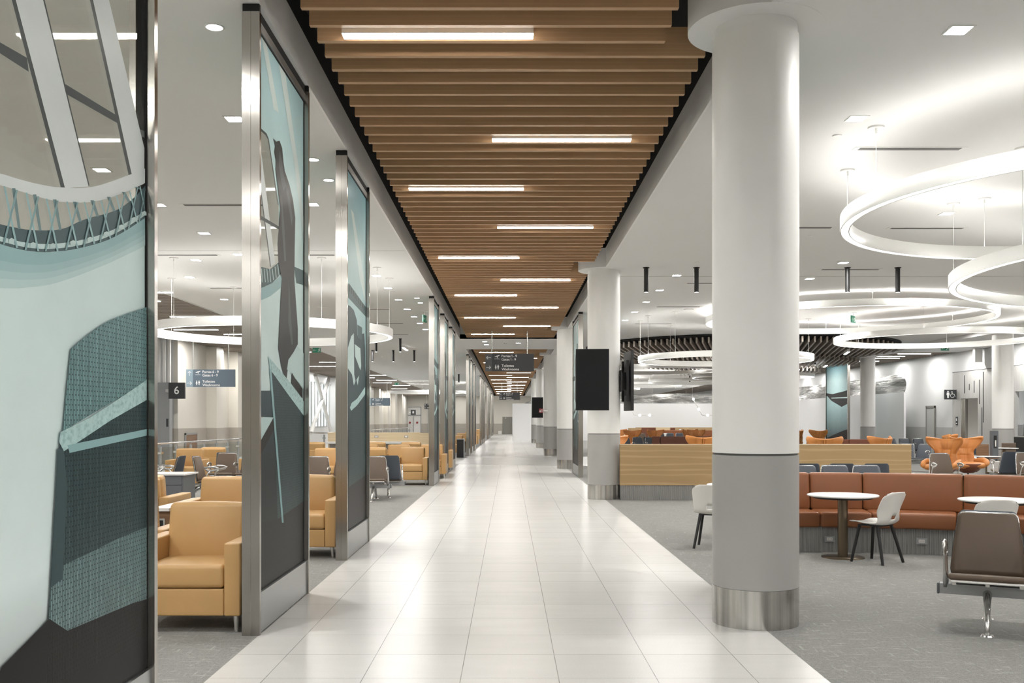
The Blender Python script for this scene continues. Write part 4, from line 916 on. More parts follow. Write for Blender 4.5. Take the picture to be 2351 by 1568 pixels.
panel(27.6, (YB, [(m_, [(YB + (d - YB)*1.45, z) for d, z in p_]) for m_, p_ in MURAL_B]), 'glass panel on the right side of the corridor behind the black screen', 2.65, 1.975, -1)
SHIP = [('sky', [(0, 0.31), (3.4, 0.31), (3.4, 4.57), (0, 4.57)]), ('black', [(0, 0.31), (3.4, 0.31), (3.4, 0.7), (1.6, 1.0), (0.6, 1.15), (0, 1.2)]), ('black', [(0.0, 2.5), (1.0, 2.35), (2.6, 2.7), (3.4, 3.0), (3.4, 3.12), (2.4, 3.05), (0.5, 3.15), (0, 3.2)]), ('palelt', [(0.1, 2.78), (2.6, 2.82), (2.6, 2.86), (0.1, 2.84)])]
panel(49.0, (0, SHIP), 'glass panel printed with a dark boat hull, standing by the grey hoarding', 3.4, 17.1, -1)

# ------------------------------------------------------------------ seating
def make_armchair():
    r = thing('armchair', '', 'armchair')
    MB().rbox(-0.30, 0.30, -0.415, 0.30, 0.13, 0.335, 0.012).build('seat_base', tan_leather, r)
    MB().rbox(-0.30, 0.30, -0.425, 0.16, 0.342, 0.515, 0.03, (0, 0.006, 0.014)).build('seat_cushion', tan_leather, r)
    tilt = Matrix.Translation((0, 0.13, 0.46)) @ Matrix.Rotation(-0.13, 4, 'X') @ Matrix.Translation((0, -0.13, -0.46))
    MB().rbox(-0.312, 0.312, 0.10, 0.27, 0.46, 0.945, 0.045, (0.008, 0.022, 0.012), M=tilt).build('back_cushion', tan_leather, r)
    MB().rbox(-0.300, 0.300, 0.275, 0.405, 0.13, 0.70, 0.02).rbox(-0.305, 0.305, 0.262, 0.355, 0.45, 0.935, 0.03, M=tilt).build('back_shell', tan_leather, r)
    for s in (-1, 1):
        a, b_ = sorted((s*0.305, s*0.43))
        MB().rbox(a, b_, -0.43, 0.40, 0.13, 0.682, 0.014, (0, 0, 0.004)).build('arm', tan_leather, r)
    for sx in (-1, 1):
        for sy in (-1, 1):
            MB().cyl((sx*0.385, sy*0.37, 0), (sx*0.378, sy*0.36, 0.13), 0.014, 0.024, seg=10).build('leg', alu, r)
    return r
PA = Proto(make_armchair())
GA = 'tan leather armchairs in the left lounge'
S = math.pi
for x, y, rz, lab in (
    (-2.455, 7.74, 0, 'tan leather armchair nearest the camera, between the first and second glass panels'),
    (-3.36, 8.62, S, 'tan armchair turned away beside the nearest one, mostly behind the nearest panel'),
    (-3.35, 11.36, 0, 'tan armchair directly behind the nearest one, next to the side table'),
    (-4.55, 12.15, S, 'tan armchair turned away, left of the side table with the outlet'),
    (-2.455, 11.75, 0, 'tan leather armchair facing the camera between the second and third glass panels'),
    (-7.55, 25.0, S, 'tan armchair turned away in front of the glass guard rail'),
    (-7.75, 23.4, 0.1, 'tan armchair beside the guard rail, half hidden by a grey seat back'),
    (-6.2, 24.2, 0, 'tan armchair next to the steel post, right of the brown seat'),
    (-4.45, 23.6, 0, 'tan armchair behind the brown seat between the second and third panels'),
    (-6.15, 31.0, S, 'tan armchair farthest back between the second and third panels'),
    (-2.475, 24.75, 0, 'tan armchair facing the camera beside the fourth glass panel'),
    (-3.40, 24.75, S, 'tan armchair turned away, left of the one beside the fourth panel'),
    (-3.14, 27.5, 0, 'tan armchair with its back top showing above the gap between two others'),
    (-2.20, 27.5, 0, 'tan armchair peeping out left of the fifth glass panel'),
    (-4.05, 27.5, 0, 'tan armchair at the far left edge of the gap, third row back'),
    (-3.12, 31.2, S, 'tan armchair in front of a white chair at the oak counter'),
    (-4.25, 31.2, S, 'tan armchair below the left outlet of the oak counter'),
    (-2.25, 31.2, S, 'tan armchair at the foot of the big oak end panel'),
    (-2.5, 46.0, 0, 'tan armchair behind the black cabinet'),
    (-3.5, 50.5, S, 'tan armchair second back from the black cabinet'),
    (-2.6, 54.0, 0, 'tan armchair third back from the black cabinet'),
    (-2.45, 60.5, 0, 'tan armchair before the far steel posts, nearer one'),
    (-2.45, 64.5, 0, 'tan armchair before the far steel posts, farther one'),
    (-2.45, 82.0, 0, 'last tan armchair far down the corridor edge'),
    (-6.8, 43.5, S, 'tan armchair back showing above the oak counter, left one'),
    (-5.3, 43.5, S, 'tan armchair back showing above the oak counter, middle one'),
    (-3.9, 43.5, S, 'tan armchair back showing above the oak counter, right one')):
    PA.put((x, y, 0), rz, lab, GA)

def make_bench(n, vinyl, pitch=0.59, foot=True):
    """beam seating facing -Y, first seat centred over the first foot"""
    r = thing('beam_seat', '', 'bench seating')
    x0, x1 = -0.36, (n - 1)*pitch + 0.36
    b_ = MB().box(x0 + 0.02, x1 - 0.02, -0.045, 0.045, 0.245, 0.325).build('beam', alu_beam, r)
    for xe, sx in ((x0, -1), (x1, 1)): MB().rbox(min(xe, xe - sx*0.02), max(xe, xe - sx*0.02), -0.048, 0.048, 0.242, 0.328, 0.008).build('end_cap', grey_laminate, b_)
    TS = Matrix.Translation((0, -0.36, 0.43)) @ Matrix.Rotation(-0.15, 4, 'X') @ Matrix.Translation((0, 0.36, -0.43))
    for k in range(n):
        x = k*pitch
        seat = MB().rbox(x - 0.268, x + 0.268, -0.36, 0.13, 0.405, 0.455, 0.024, (0, 0, 0.006), M=TS).build('seat', vinyl, r)
        MB().box(x - 0.25, x + 0.25, -0.32, 0.10, 0.392, 0.408, M=TS).box(x - 0.25, x - 0.22, -0.06, 0.05, 0.32, 0.395).box(x + 0.22, x + 0.25, -0.06, 0.05, 0.32, 0.395).box(x - 0.015, x + 0.015, -0.06, 0.05, 0.32, 0.395).build('seat_pan', alu, seat)
        # back: a trapezoid pad in front of a slate shell with an aluminium edge
        def trap(y, dz, hw0, hw1, z0, z1, mbb, r_, th):
            V = []; F_ = []; NX, NZ = 10, 14
            for side_ in (0, 1):
                for j in range(NZ + 1):
                    t = (j/10*0.93 if j <= 10 else 0.93 + 0.07*(1 - (1 - (j - 10)/4)**1.6)); z = z0 + (z1 - z0)*t
                    hw = hw0 + (hw1 - hw0)*t**1.4
                    ins = 0.0 if 0 < j < NZ else 0.012
                    for i in range(NX + 1):
                        u = -1 + 2*i/NX
                        hh = hw - (0.022*(max(0, t - 0.93)/0.07)**2 if t > 0.93 else 0)
                        e = abs(u)**8
                        yy = y + 0.20*(z - 0.43) + 0.045*(z - 0.43)**2 + (th if side_ else 0) + (0.012*e if not side_ else -0.004*e)
                        if not side_: yy -= 0.010*math.sin(PI*t)*(1 - u*u)
                        V.append((x + u*(hh - ins), yy, z))
            m_ = (NX + 1)*(NZ + 1)
            for j in range(NZ):
                for i in range(NX):
                    a = j*(NX + 1) + i
                    F_.append((a, a + 1, a + NX + 2, a + NX + 1)); F_.append((m_ + a, m_ + a + NX + 1, m_ + a + NX + 2, m_ + a + 1))
            rim_ = [i for i in range(NX + 1)] + [j*(NX + 1) + NX for j in range(1, NZ + 1)] + [NZ*(NX + 1) + i for i in range(NX - 1, -1, -1)] + [j*(NX + 1) for j in range(NZ - 1, 0, -1)]
            for q in range(len(rim_)):
                a, c_ = rim_[q], rim_[(q + 1) % len(rim_)]
                F_.append((a, m_ + a, m_ + c_, c_))
            mbb.add(V, F_, 0, True); return mbb
        pad = trap(0.095, 0, 0.268, 0.208, 0.385, 0.868, MB(), 0, 0.035).build('backrest', vinyl, r)
        trap(0.131, 0, 0.272, 0.212, 0.375, 0.875, MB(), 0, 0.010).build('edge_frame', alu, pad)
        trap(0.142, 0, 0.264, 0.206, 0.365, 0.885, MB(), 0, 0.022).build('back_shell', slate_vinyl, pad)
    for k in range(n + 1):
        x = -0.295 + k*pitch
        P = [(x, -0.03, 0.30), (x, -0.05, 0.42), (x, -0.10, 0.54), (x, -0.14, 0.585)]
        arm = MB().tube(P, [0.026, 0.022, 0.018, 0.020], 10, flat=0.7).tube([(x, -0.06, 0.615), (x, -0.03, 0.650), (x, -0.13, 0.664), (x, -0.25, 0.660), (x, -0.315, 0.640), (x, -0.27, 0.615), (x, -0.18, 0.592), (x, -0.11, 0.590)], 0.013, 8, True, flat=1.9)
        arm.build('armrest', alu, r)
    feet = [0.0, (n - 1)*pitch] if n > 1 else [0.0]
    for x in feet:
        P = [(x, -0.36, 0.006), (x, -0.30, 0.10), (x, -0.19, 0.21), (x, -0.06, 0.262), (x, 0.06, 0.262), (x, 0.19, 0.21), (x, 0.30, 0.10), (x, 0.36, 0.006)]
        MB().tube(P, [0.017, 0.022, 0.028, 0.034, 0.034, 0.028, 0.022, 0.017], 12).build('leg', alu, r)
        for yy in (-0.36, 0.36): MB().cyl((x, yy, 0), (x, yy, 0.012), 0.048, 0.042, seg=24).build('foot_disc', alu, r)
    return r
PB2 = Proto(make_bench(2, taupe_vinyl)); PB3 = Proto(make_bench(3, taupe_vinyl)); PS4 = Proto(make_bench(4, slate_vinyl)); PS3 = Proto(make_bench(3, slate_vinyl)); PB1 = Proto(make_bench(1, taupe_vinyl)); PS3n = Proto(make_bench(3, slate_vinyl, 0.525))
GB = 'beam seats'
a0 = -0.464
PB3.put((3.72, 7.54, 0), a0, 'brown beam seat in the right foreground, cut off by the frame edge', GB)
PS3n.put((4.83, 15.75, 0), 0, 'slate beam seat whose tops show above the rust banquette', GB)
PS3.put((6.25, 16.75, 0), S, 'dark backed beam seat turned away behind the slate seat tops', GB)
PB1.put((9.75, 21.75, 0), 0.0, 'brown beam seat in front of the orange wing chairs', GB)
PS3.put((12.75, 31.3, 0), -0.9, 'slate beam seat row between the oak divider end and the orange wing chairs', GB)
PB3.put((12.05, 22.4, 0), 0.15, 'brown beam seat at the right frame edge behind the banquette', GB)
PB1.put((11.93, 23.2, 0), S - 0.1, 'slate backed beam seat turned away at the right frame edge', GB)
PB3.put((-3.93, 19.75, 0), 0, 'brown beam seat facing the camera between the third and fourth glass panels', GB)
PB2.put((-2.56, 20.6, 0), S + 0.15, 'beam seat turned away showing its slate back beside the tan armchair', GB)
PB2.put((-6.45, 22.0, 0), 0.0, 'brown beam seat facing the camera in front of the turned tan armchair', GB)
PB2.put((-5.95, 22.65, 0), S, 'beam seat turned away just behind the brown one', GB)
PB1.put((-7.05, 20.2, 0), -PI/2, 'beam seat seen from the side left of the grey cabinet table', GB)
PB1.put((-6.25, 20.1, 0), PI/2, 'beam seat seen from the side right of the grey cabinet table', GB)
PS3.put((5.2, 43.0, 0), 0.2, 'far slate beam seat just right of the column with screens', GB)
PB2.put((6.5, 44.5, 0), S - 0.8, 'far dark backed beam seat next to the brown banquette end', GB)
PB2.put((8.0, 58.0, 0), 0.1, 'far brown beam seat in front of the cream booth', GB)
PS3.put((9.4, 60.0, 0), 0, 'far slate beam seat in front of the farthest banquette', GB)
PS4.put((15.6, 41.0, 0), 0, 'far slate beam seat left of the boat picture panel', GB)

def make_wing():
    r = thing('wing_chair', '', 'lounge chair')
    def grid(fn, nu, nv, th):
        bm = bmesh.new(); vs = [[bm.verts.new(fn(-1 + 2*i/nu, j/nv)) for i in range(nu + 1)] for j in range(nv + 1)]
        for j in range(nv):
            for i in range(nu): bm.faces.new((vs[j][i], vs[j][i+1], vs[j+1][i+1], vs[j+1][i]))
        V, F_ = thicken(bm, th); bm.free()
        return MB().add(V, F_, 0, True)
    def back(u, t):
        z = 0.40 + 0.72*t
        pts = [(0, 0.31), (0.25, 0.28), (0.45, 0.268), (0.58, 0.285), (0.70, 0.345), (0.80, 0.41), (0.9, 0.445), (0.96, 0.445), (1.0, 0.42)]
        for (a, wa), (b_, wb) in zip(pts, pts[1:]):
            if a <= t <= b_: w = wa + (wb - wa)*(t - a)/(b_ - a)
        wing = max(0.0, t - 0.45)/0.55
        fwd = (0.05 + 0.26*wing)*abs(u)**2.2
        y = 0.20 + 0.16*t - fwd - 0.016*math.cos(u*PI*3.0)*(0.4 + 0.6*t) - 0.010*math.cos(t*PI*5)*(1 - u*u)
        for u0 in (-0.38, 0.0, 0.38): y += 0.018*math.exp(-((u - u0)/0.045)**2)
        for t0 in (0.34, 0.60): y += 0.015*math.exp(-((t - t0)/0.028)**2)*max(0, 1 - (u/0.75)**4)
        return (u*w, y, z + 0.035*wing*abs(u)**2 - 0.02*t**8*abs(u)**10)
    grid(back, 44, 36, 0.07).build('wing_back', orange_leather, r)
    MB().rbox(-0.37, 0.37, -0.38, 0.26, 0.29, 0.44, 0.07, (0.03, 0.04, 0.03)).build('seat_cushion', orange_leather, r)
    def arm(s):
        P = [(s*0.25, 0.27, 0.46), (s*0.36, 0.16, 0.50), (s*0.425, 0.0, 0.505), (s*0.435, -0.16, 0.475), (s*0.41, -0.29, 0.425), (s*0.34, -0.37, 0.375)]
        return MB().tube(P, [0.06, 0.085, 0.095, 0.09, 0.08, 0.06], 14, flat=0.8)
    for s in (-1, 1): arm(s).build('arm', orange_leather, r)
    prof = [(0.02, 0.14), (0.14, 0.15), (0.27, 0.21), (0.37, 0.31), (0.41, 0.40), (0.40, 0.42), (0.36, 0.33), (0.0, 0.27)]
    MB().lathe(prof, 28, (0, -0.04, 0)).build('seat_shell', brown_leather, r)
    b_ = MB().cyl((0, -0.04, 0.03), (0, -0.04, 0.16), 0.022, seg=12)
    for k in range(4):
        a = PI/4 + k*PI/2
        b_.tube([(0, -0.04, 0.10), (0.17*math.cos(a), -0.04 + 0.17*math.sin(a), 0.05), (0.33*math.cos(a), -0.04 + 0.33*math.sin(a), 0.012)], [0.016, 0.014, 0.011], 8)
    b_.build('star_base', black_metal, r)
    return r
PWg = Proto(make_wing())
GW = 'orange wing chairs'
for x, y, rz, lab in (
    (12.95, 27.4, -0.05, 'orange wing chair facing the camera beside the small white table'),
    (11.75, 26.3, -0.75, 'orange wing chair in front, its wing side turned to the camera'),
    (14.6, 31.6, 0.9, 'orange wing chair whose wing tips peep over the front pair'),
    (13.3, 24.7, -PI/2, 'orange lounge chair arm left of the brown seat at the right frame edge'),
    (3.35, 28.6, 0.9, 'orange wing chair half hidden at the left end of the oak divider'),
    (5.80, 29.3, S, 'orange wing chair turned away, close behind the oak divider near the big column'),
    (8.85, 27.2, S - 0.3, 'orange wing chair turned away behind the divider right of the big column'),
    (10.55, 27.9, S + 0.5, 'orange wing chair in front of the far round column and hoarding'),
    (6.15, 53.8, 0.3, 'far orange wing chair next to the column with screens'),
    (6.48, 51.0, -0.2, 'far orange wing chair behind the slate seat, second from the column'),
    (7.75, 51.0, 0.2, 'far orange wing chair in front of the cream booth'),
    (10.15, 54.0, 0.3, 'far orange wing chair of a pair, the one behind'),
    (9.85, 51.0, -0.1, 'far orange wing chair of a pair, the one in front'),
    (15.9, 50.0, S, 'far orange wing chair left of the boat picture panel'),
    (15.2, 51.6, S + 0.6, 'far orange wing chair cut off by the big white column')):
    PWg.put((x, y, 0), rz, lab, GW)

def make_shell_chair():
    r = thing('shell_chair', '', 'chair')
    # profile (y, z): seat front at -y, back rises at +y
    prof = [(-0.235, 0.452), (-0.22, 0.458), (-0.15, 0.452), (-0.05, 0.442), (0.05, 0.436), (0.12, 0.440), (0.165, 0.462), (0.192, 0.50), (0.207, 0.545), (0.222, 0.60), (0.240, 0.66), (0.258, 0.72), (0.272, 0.77), (0.282, 0.80), (0.286, 0.812)]
    hw = [0.185, 0.205, 0.220, 0.228, 0.225, 0.215, 0.208, 0.207, 0.210, 0.214, 0.218, 0.220, 0.213, 0.190, 0.145]
    NU = 20; bm = bmesh.new(); rows = []
    for j, ((y, z), w) in enumerate(zip(prof, hw)):
        bk = max(0, min(1, (j - 5)/4))
        row_ = []
        for i in range(NU + 1):
            u = -1 + 2*i/NU
            yy = y - (0.115 - 0.07*max(0, j - 6)/8)*bk*abs(u)**2.0
            zz = z + 0.028*(1 - bk)*abs(u)**3 - (0.012*abs(u)**4 if j <= 1 else 0) - (0.030*abs(u)**5*(j - 10)/4 if j > 10 else 0)
            row_.append(bm.verts.new((u*w, yy, zz)))
        rows.append(row_)
    for j in range(len(prof) - 1):
        for i in range(NU):
            if j == 7 and 8 <= i < 12: continue        # hand hole
            if j == 8 and 8 <= i < 12 and False: continue
            bm.faces.new((rows[j][i], rows[j][i+1], rows[j+1][i+1], rows[j+1][i]))
    V, F_ = thicken(bm, 0.009); bm.free()
    MB().add(V, F_, 0, True).build('seat_shell', white_plastic, r)
    MB().box(-0.15, 0.15, -0.15, 0.11, 0.415, 0.430).build('under_frame', black_metal, r)
    for sx in (-1, 1):
        for y0, y1 in ((-0.135, -0.20), (0.09, 0.20)):
            MB().cyl((sx*0.135, y0, 0.425), (sx*0.200, y1, 0.0), 0.019, 0.016, seg=10).build('leg', black_metal, r)
    return r
PSh = Proto(make_shell_chair())
GS = 'white shell chairs'
fwd = math.atan2(-0.24, -0.34)
for x, y, rz, lab in (
    (4.19, 11.04, math.atan2(-0.25, -0.34) , 'white shell chair with black legs beside the round table, seen from the side'),
    (2.58, 12.32, S - 0.35, 'white shell chair with a hand hole, half hidden by the big white column'),
    (4.95, 10.05, S, 'white shell chair seen from behind, above the brown foreground seat'),
    (-5.1, 38.5, S, 'white shell chair at the oak counter, left one'),
    (-4.05, 38.5, S, 'white shell chair at the oak counter, right one')):
    PSh.put((x, y, 0), rz, lab, GS)

def make_table(R=0.405, H=0.74):
    r = thing('round_table', '', 'table')
    MB().lathe([(0.0, H - 0.02), (R - 0.006, H - 0.02), (R, H - 0.012), (R, H - 0.004), (R - 0.005, H), (0.0, H)], 64).build('table_top', white_top, r)
    MB().lathe([(0.0, H - 0.045), (R - 0.075, H - 0.045), (R - 0.055, H - 0.021), (0.0, H - 0.021)], 48).build('under_disc', black_metal, r)
    MB().cyl((0,0,0.01), (0,0,H - 0.045), 0.058, seg=32).build('pillar', bronze, r)
    MB().lathe([(0.0, 0), (0.245, 0), (0.245, 0.006), (0.10, 0.014), (0.0, 0.014)], 48).build('base_plate', bronze, r)
    return r
PTb = Proto(make_table())
GT = 'round pedestal tables'
PTb.put((3.93, 11.42, 0), 0, 'round white table on a bronze pillar in front of the rust banquette', GT)
PTb.put((5.40, 10.72, 0), 0, 'round white table cut off by the right frame edge', GT)
PTb.put((3.12, 13.28, 0), 0, 'round white table almost hidden behind the big white column', GT)
PTb.put((16.1, 31.5, 0), 0, 'far round white table near the washroom entrance', GT)
PTb.put((14.6, 29.6, -0.2), 0, 'low far white table right of the orange wing chair', GT)

# ------------------------------------------------------------------ curved rust banquette
def make_banquette():
    cx, cy = 3.6, 7.87
    r = thing('curved_banquette', 'long curved rust leather banquette on a ribbed grey base', 'banquette', (cx, cy, 0))
    def P(rad, a, z): return (rad*math.sin(a), rad*math.cos(a), z)
    a0, a1 = -0.09, 1.02
    seams = [-0.09, 0.055, 0.198, 0.455, 0.72, 1.02]
    ssea = [-0.09, 0.052, 0.205, 0.44, 0.72, 1.02]
    def arcbox(mb, r0, r1, b0, b1, z0, z1, rr=0.03, n=12, lean=0.0, puff=0.012):
        # rounded section swept along the arc
        sec = []
        for (cxx, czz, st) in ((r1 - rr, z1 - rr, 0), (r0 + rr, z1 - rr, 90), (r0 + rr, z0 + rr, 180), (r1 - rr, z0 + rr, 270)):
            for q in range(5):
                t = math.radians(st + q*22.5); sec.append((cxx + rr*math.cos(t), czz + rr*math.sin(t)))
        V = []; F_ = []; m_ = len(sec)
        ts = [0, 0.004, 0.02] + [0.05 + 0.9*i/n for i in range(n + 1)] + [0.98, 0.996, 1]
        for k, t in enumerate(ts):
            a = b0 + (b1 - b0)*t
            e = min(t, 1 - t)*(b1 - b0)*r0
            sh = rr*0.9*max(0, 1 - e/0.03)**2
            mr_, mz = (r0 + r1)/2, (z0 + z1)/2
            for (q, z) in sec:
                q2 = q + (sh if q < mr_ else -sh) * 0.6; z2 = z + (-sh if z > mz else sh)*0.6
                pf = puff*math.sin(PI*t)*math.sin(PI*(z - z0)/(z1 - z0))
                if q < mr_: q2 -= pf
                V.append(P(q2 + lean*(z - z0), a, z2))
        for k in range(len(ts) - 1):
            for i in range(m_): F_.append((k*m_ + i, k*m_ + (i+1) % m_, (k+1)*m_ + (i+1) % m_, (k+1)*m_ + i))
        F_.append(tuple(range(m_))); F_.append(tuple(range((len(ts)-1)*m_, len(ts)*m_))[::-1])
        mb.add(V, F_, 0, True); return mb
    for b0, b1 in zip(seams, seams[1:]):
        arcbox(MB(), 4.50, 4.63, b0 + 0.0012, b1 - 0.0012, 0.47, 0.945, 0.035, lean=0.10).build('back_cushion', rust_leather, r)
    for b0, b1 in zip(ssea, ssea[1:]):
        arcbox(MB(), 3.98, 4.50, b0 + 0.0012, b1 - 0.0012, 0.305, 0.492, 0.03, puff=0.006).build('seat_cushion', rust_leather, r)
    V = []; F_ = []; n = int((a1 - a0)*4.05/0.0125)
    for i in range(n + 1):
        a = a0 + (a1 - a0)*i/n; rr = 4.05 + (0.012 if (i % 4) in (2, 3) else 0)
        V += [P(rr, a, 0.0), P(rr, a, 0.305)]
    for i in range(n): F_.append((2*i, 2*i+1, 2*i+3, 2*i+2))
    base = MB().add(V, F_, 0, False)
    base.build('ribbed_base', ribbed_grey, r)
    V = []; F_ = []
    for i in range(41):
        a = a0 + (a1 - a0)*i/40; V += [P(4.72, a, 0.0), P(4.72, a, 0.93), P(4.63, a, 0.93)]
    for i in range(40): F_ += [(3*i, 3*i+3, 3*i+4, 3*i+1), (3*i+1, 3*i+4, 3*i+5, 3*i+2)]
    MB().add(V, F_).build('back_panel', oak, r)
    for a in (0.082, 0.345):
        M = Matrix.Translation(P(4.045, a, 0.16)) @ Matrix.Rotation(-a, 4, 'Z')
        o = MB().box(-0.062, 0.062, -0.012, 0.004, -0.038, 0.038, M=M).build('outlet_plate', alu_beam, r)
        d = MB().box(-0.034, 0.034, -0.015, -0.011, -0.018, 0.018, M=M)
        d.build('outlet_insert', white_plastic, o)
        d = MB()
        for sx in (-0.02, -0.008, 0.012, 0.024): d.box(sx - 0.0015, sx + 0.0015, -0.0165, -0.0145, -0.008, 0.008, M=M)
        d.build('outlet_holes', black_metal, o)
    return r
make_banquette()

# ------------------------------------------------------------------ oak divider
dv = thing('oak_divider', 'long low oak divider on a ribbed grey plinth, behind the column with screens', 'divider', (2.26, 19.72, 0))
MB().box(0, 5.92, 0, 0.14, 0.30, 1.124).build('oak_panel', oak, dv)
V = []; F_ = []; n = int(5.9/0.02)
for i in range(n + 1):
    V += [(0.01 + i*0.02, 0.02 if i % 2 else 0.006, 0.0), (0.01 + i*0.02, 0.02 if i % 2 else 0.006, 0.30)]
for i in range(n): F_.append((2*i, 2*i+2, 2*i+3, 2*i+1))
MB().add(V, F_).box(0.01, 5.91, 0.022, 0.14, 0.001, 0.299).build('ribbed_plinth', ribbed_grey, dv)
MB().box(-0.004, 5.924, -0.004, 0.144, 1.124, 1.136).build('top_edge', pale_oak, dv)
for x, y, lab in ((2.75, 20.45, 'pale side table top just behind the left end of the oak divider'),):
    t = thing('side_table', lab, 'table', (x, y, 0)); MB().box(-0.35, 0.5, -0.3, 0.3, 1.06, 1.10).build('table_top', white_top, t); MB().box(-0.3, 0.45, -0.25, 0.25, 0, 1.06).build('cabinet_body', grey_laminate, t)

# far banquettes, booths and counters in the right hall
for x, y, L_, h_, m_, lab, nm in (
    (6.2, 42.0, 5.2, 0.95, brown_leather, 'long dark brown banquette back seen over the oak divider', 'banquette'),
    (7.2, 36.5, 2.4, 0.80, brown_leather, 'short dark brown bench in front of the long banquette back', 'banquette'),
    (11.3, 36.0, 2.2, 0.94, brown_leather, 'dark brown banquette back right of the big white column', 'banquette'),
    (10.2, 66.0, 4.4, 1.0, rust_leather, 'farthest rust brown banquette below the oak wall', 'banquette')):
    r = thing('banquette', lab, nm, (x, y, 0))
    MB().rbox(0, 0.35, 0, 0.16, 0.35, h_, 0.05).rbox(0.36, L_*0.6, 0, 0.14, 0.35, h_, 0.03).rbox(L_*0.6 + 0.01, L_, 0, 0.14, 0.35, h_, 0.03).build('backrest', m_, r)
    MB().rbox(0, L_, 0.14, 0.65, 0.28, 0.46, 0.03).build('seat', m_, r)
    MB().box(0.02, L_ - 0.02, 0.03, 0.6, 0, 0.28).build('plinth', ribbed_grey, r)
r = thing('oak_counter_wall', 'far oak partition with a row of small outlets below the grey hoarding', 'counter', (10.2, 78.0, 0))
MB().box(0, 6.8, 0, 0.2, 0, 1.12).build('oak_panel', oak, r); MB().box(0, 6.8, -0.5, 0, 0.72, 0.76).build('counter_top', white_top, r)
for i in range(4): MB().box(1.2 + i*1.15, 1.32 + i*1.15, -0.012, 0, 0.90, 0.99).build('outlet', white_plastic, r)
r = thing('oak_counter_wall', 'far oak partition left of the cream booth', 'counter', (8.6, 70.0, 0))
MB().box(0, 1.6, 0, 0.2, 0, 1.12).build('oak_panel', oak, r); MB().box(0.72, 0.82, -0.012, 0, 0.90, 0.97).build('outlet', white_plastic, r)
r = thing('high_back_booth', 'cream high backed booth with brown sides among the far orange chairs', 'booth', (10.3, 68.0, 0))
MB().prism([(0.05, 0.4), (0.85, 0.4), (1.0, 1.18), (0.0, 1.18)], 0, 0.1, 'y').build('backrest', cream_vinyl, r)
MB().box(-1.0, -0.02, 0.02, 0.12, 0.3, 1.16).box(1.02, 1.35, 0.02, 0.12, 0.3, 1.14).build('side_panel', brown_leather, r)
MB().box(-1.0, 1.35, 0.02, 0.6, 0, 0.4).build('seat', cream_vinyl, r)
for x, y, lab in ((8.0, 66.0, 'far cream tub chair beside the cream booth'), (13.2, 60.0, 'far cream tub chair next to the big white column')):
    r = thing('tub_chair', lab, 'chair', (x, y, 0))
    MB().lathe([(0.28, 0.35), (0.36, 0.42), (0.40, 0.72), (0.37, 0.75), (0.33, 0.50), (0.0, 0.46)], 24).build('seat_shell', cream_vinyl, r)
    for k in range(4):
        a = PI/4 + k*PI/2; MB().cyl((0.22*math.cos(a), 0.22*math.sin(a), 0.38), (0.28*math.cos(a), 0.28*math.sin(a), 0), 0.016, seg=8).build('leg', walnut, r)
r = thing('white_tub_chair', 'tiny white chair shell in front of the farthest banquette', 'chair', (9.9, 62.0, 0))
MB().lathe([(0.10, 0.42), (0.22, 0.5), (0.30, 0.84), (0.28, 0.85), (0.20, 0.54), (0.0, 0.47)], 20).build('seat_shell', white_plastic, r)
MB().cyl((0, 0, 0), (0, 0, 0.43), 0.03, seg=10).build('leg', alu, r)

r = thing('low_table', 'low white table end showing right of the oak divider, beside the brown seat', 'table', (8.75, 21.6, 0))
MB().rbox(-0.45, 0.45, -0.45, 0.45, 0.40, 0.43, 0.012).build('table_top', white_top, r); MB().cyl((0,0,0.02), (0,0,0.40), 0.05, seg=16).cyl((0,0,0), (0,0,0.02), 0.25, seg=28).build('pedestal', alu_beam, r)
# right side far furniture by the washrooms
r = thing('stone_bench', 'low pale stone bench behind the orange wing chairs', 'bench', (14.2, 28.3, 0))
MB().box(0, 3.4, 0, 0.5, 0.10, 0.42).build('stone_block', grey_stone, r); MB().box(0.05, 3.3, 0.05, 0.45, 0, 0.10).build('plinth', ribbed_grey, r)
r = thing('dispenser_stand', 'slim dark dispenser stand in front of the right hand round column', 'stand', (15.5, 31.0, 0))
MB().box(-0.10, 0.10, -0.08, 0.08, 0.02, 1.30).build('body', grey_laminate, r); MB().box(-0.2, 0.2, -0.15, 0.15, 0, 0.02).build('foot_plate', alu_beam, r)
MB().box(-0.05, 0.05, -0.084, -0.08, 0.75, 1.15).build('recess', black_metal, r); MB().cyl((0.0, -0.1, 0.8), (0, -0.1, 1.0), 0.02, seg=10).build('bottle', white_plastic, r)
def cafe_chair(x, y, rz, m_, lab):
    r = thing('cafe_chair', lab, 'chair', (x, y, 0), rz)
    MB().rbox(-0.23, 0.23, -0.22, 0.20, 0.43, 0.46, 0.014).build('seat', m_, r)
    MB().rbox(-0.24, 0.24, 0.19, 0.23, 0.47, 0.88, 0.018).build('backrest', m_, r)
    for sx in (-1, 1):
        for sy in (-1, 1): MB().cyl((sx*0.18, sy*0.17, 0.43), (sx*0.22, sy*0.21, 0), 0.011, seg=8).build('leg', black_metal, r)
cafe_chair(15.0, 30.4, 0.3, walnut, 'walnut cafe chair beside the far round table, left of its pillar')
cafe_chair(16.75, 32.3, 0, taupe_vinyl, 'grey upholstered cafe chair behind the far round table')
cafe_chair(15.75, 32.6, 0.4, slate_vinyl, 'dark cafe chair showing right of the orange wing chair back')
r = thing('coffee_station', 'dark coffee counter with machines behind the right hand round column', 'counter', (19.9, 36.6, 0))
MB().box(-0.3, 0.3, -1.2, 1.2, 0, 1.0).build('cabinet', black_metal, r); MB().box(-0.34, 0.34, -1.22, 1.22, 1.0, 1.04).build('worktop', grey_stone, r)
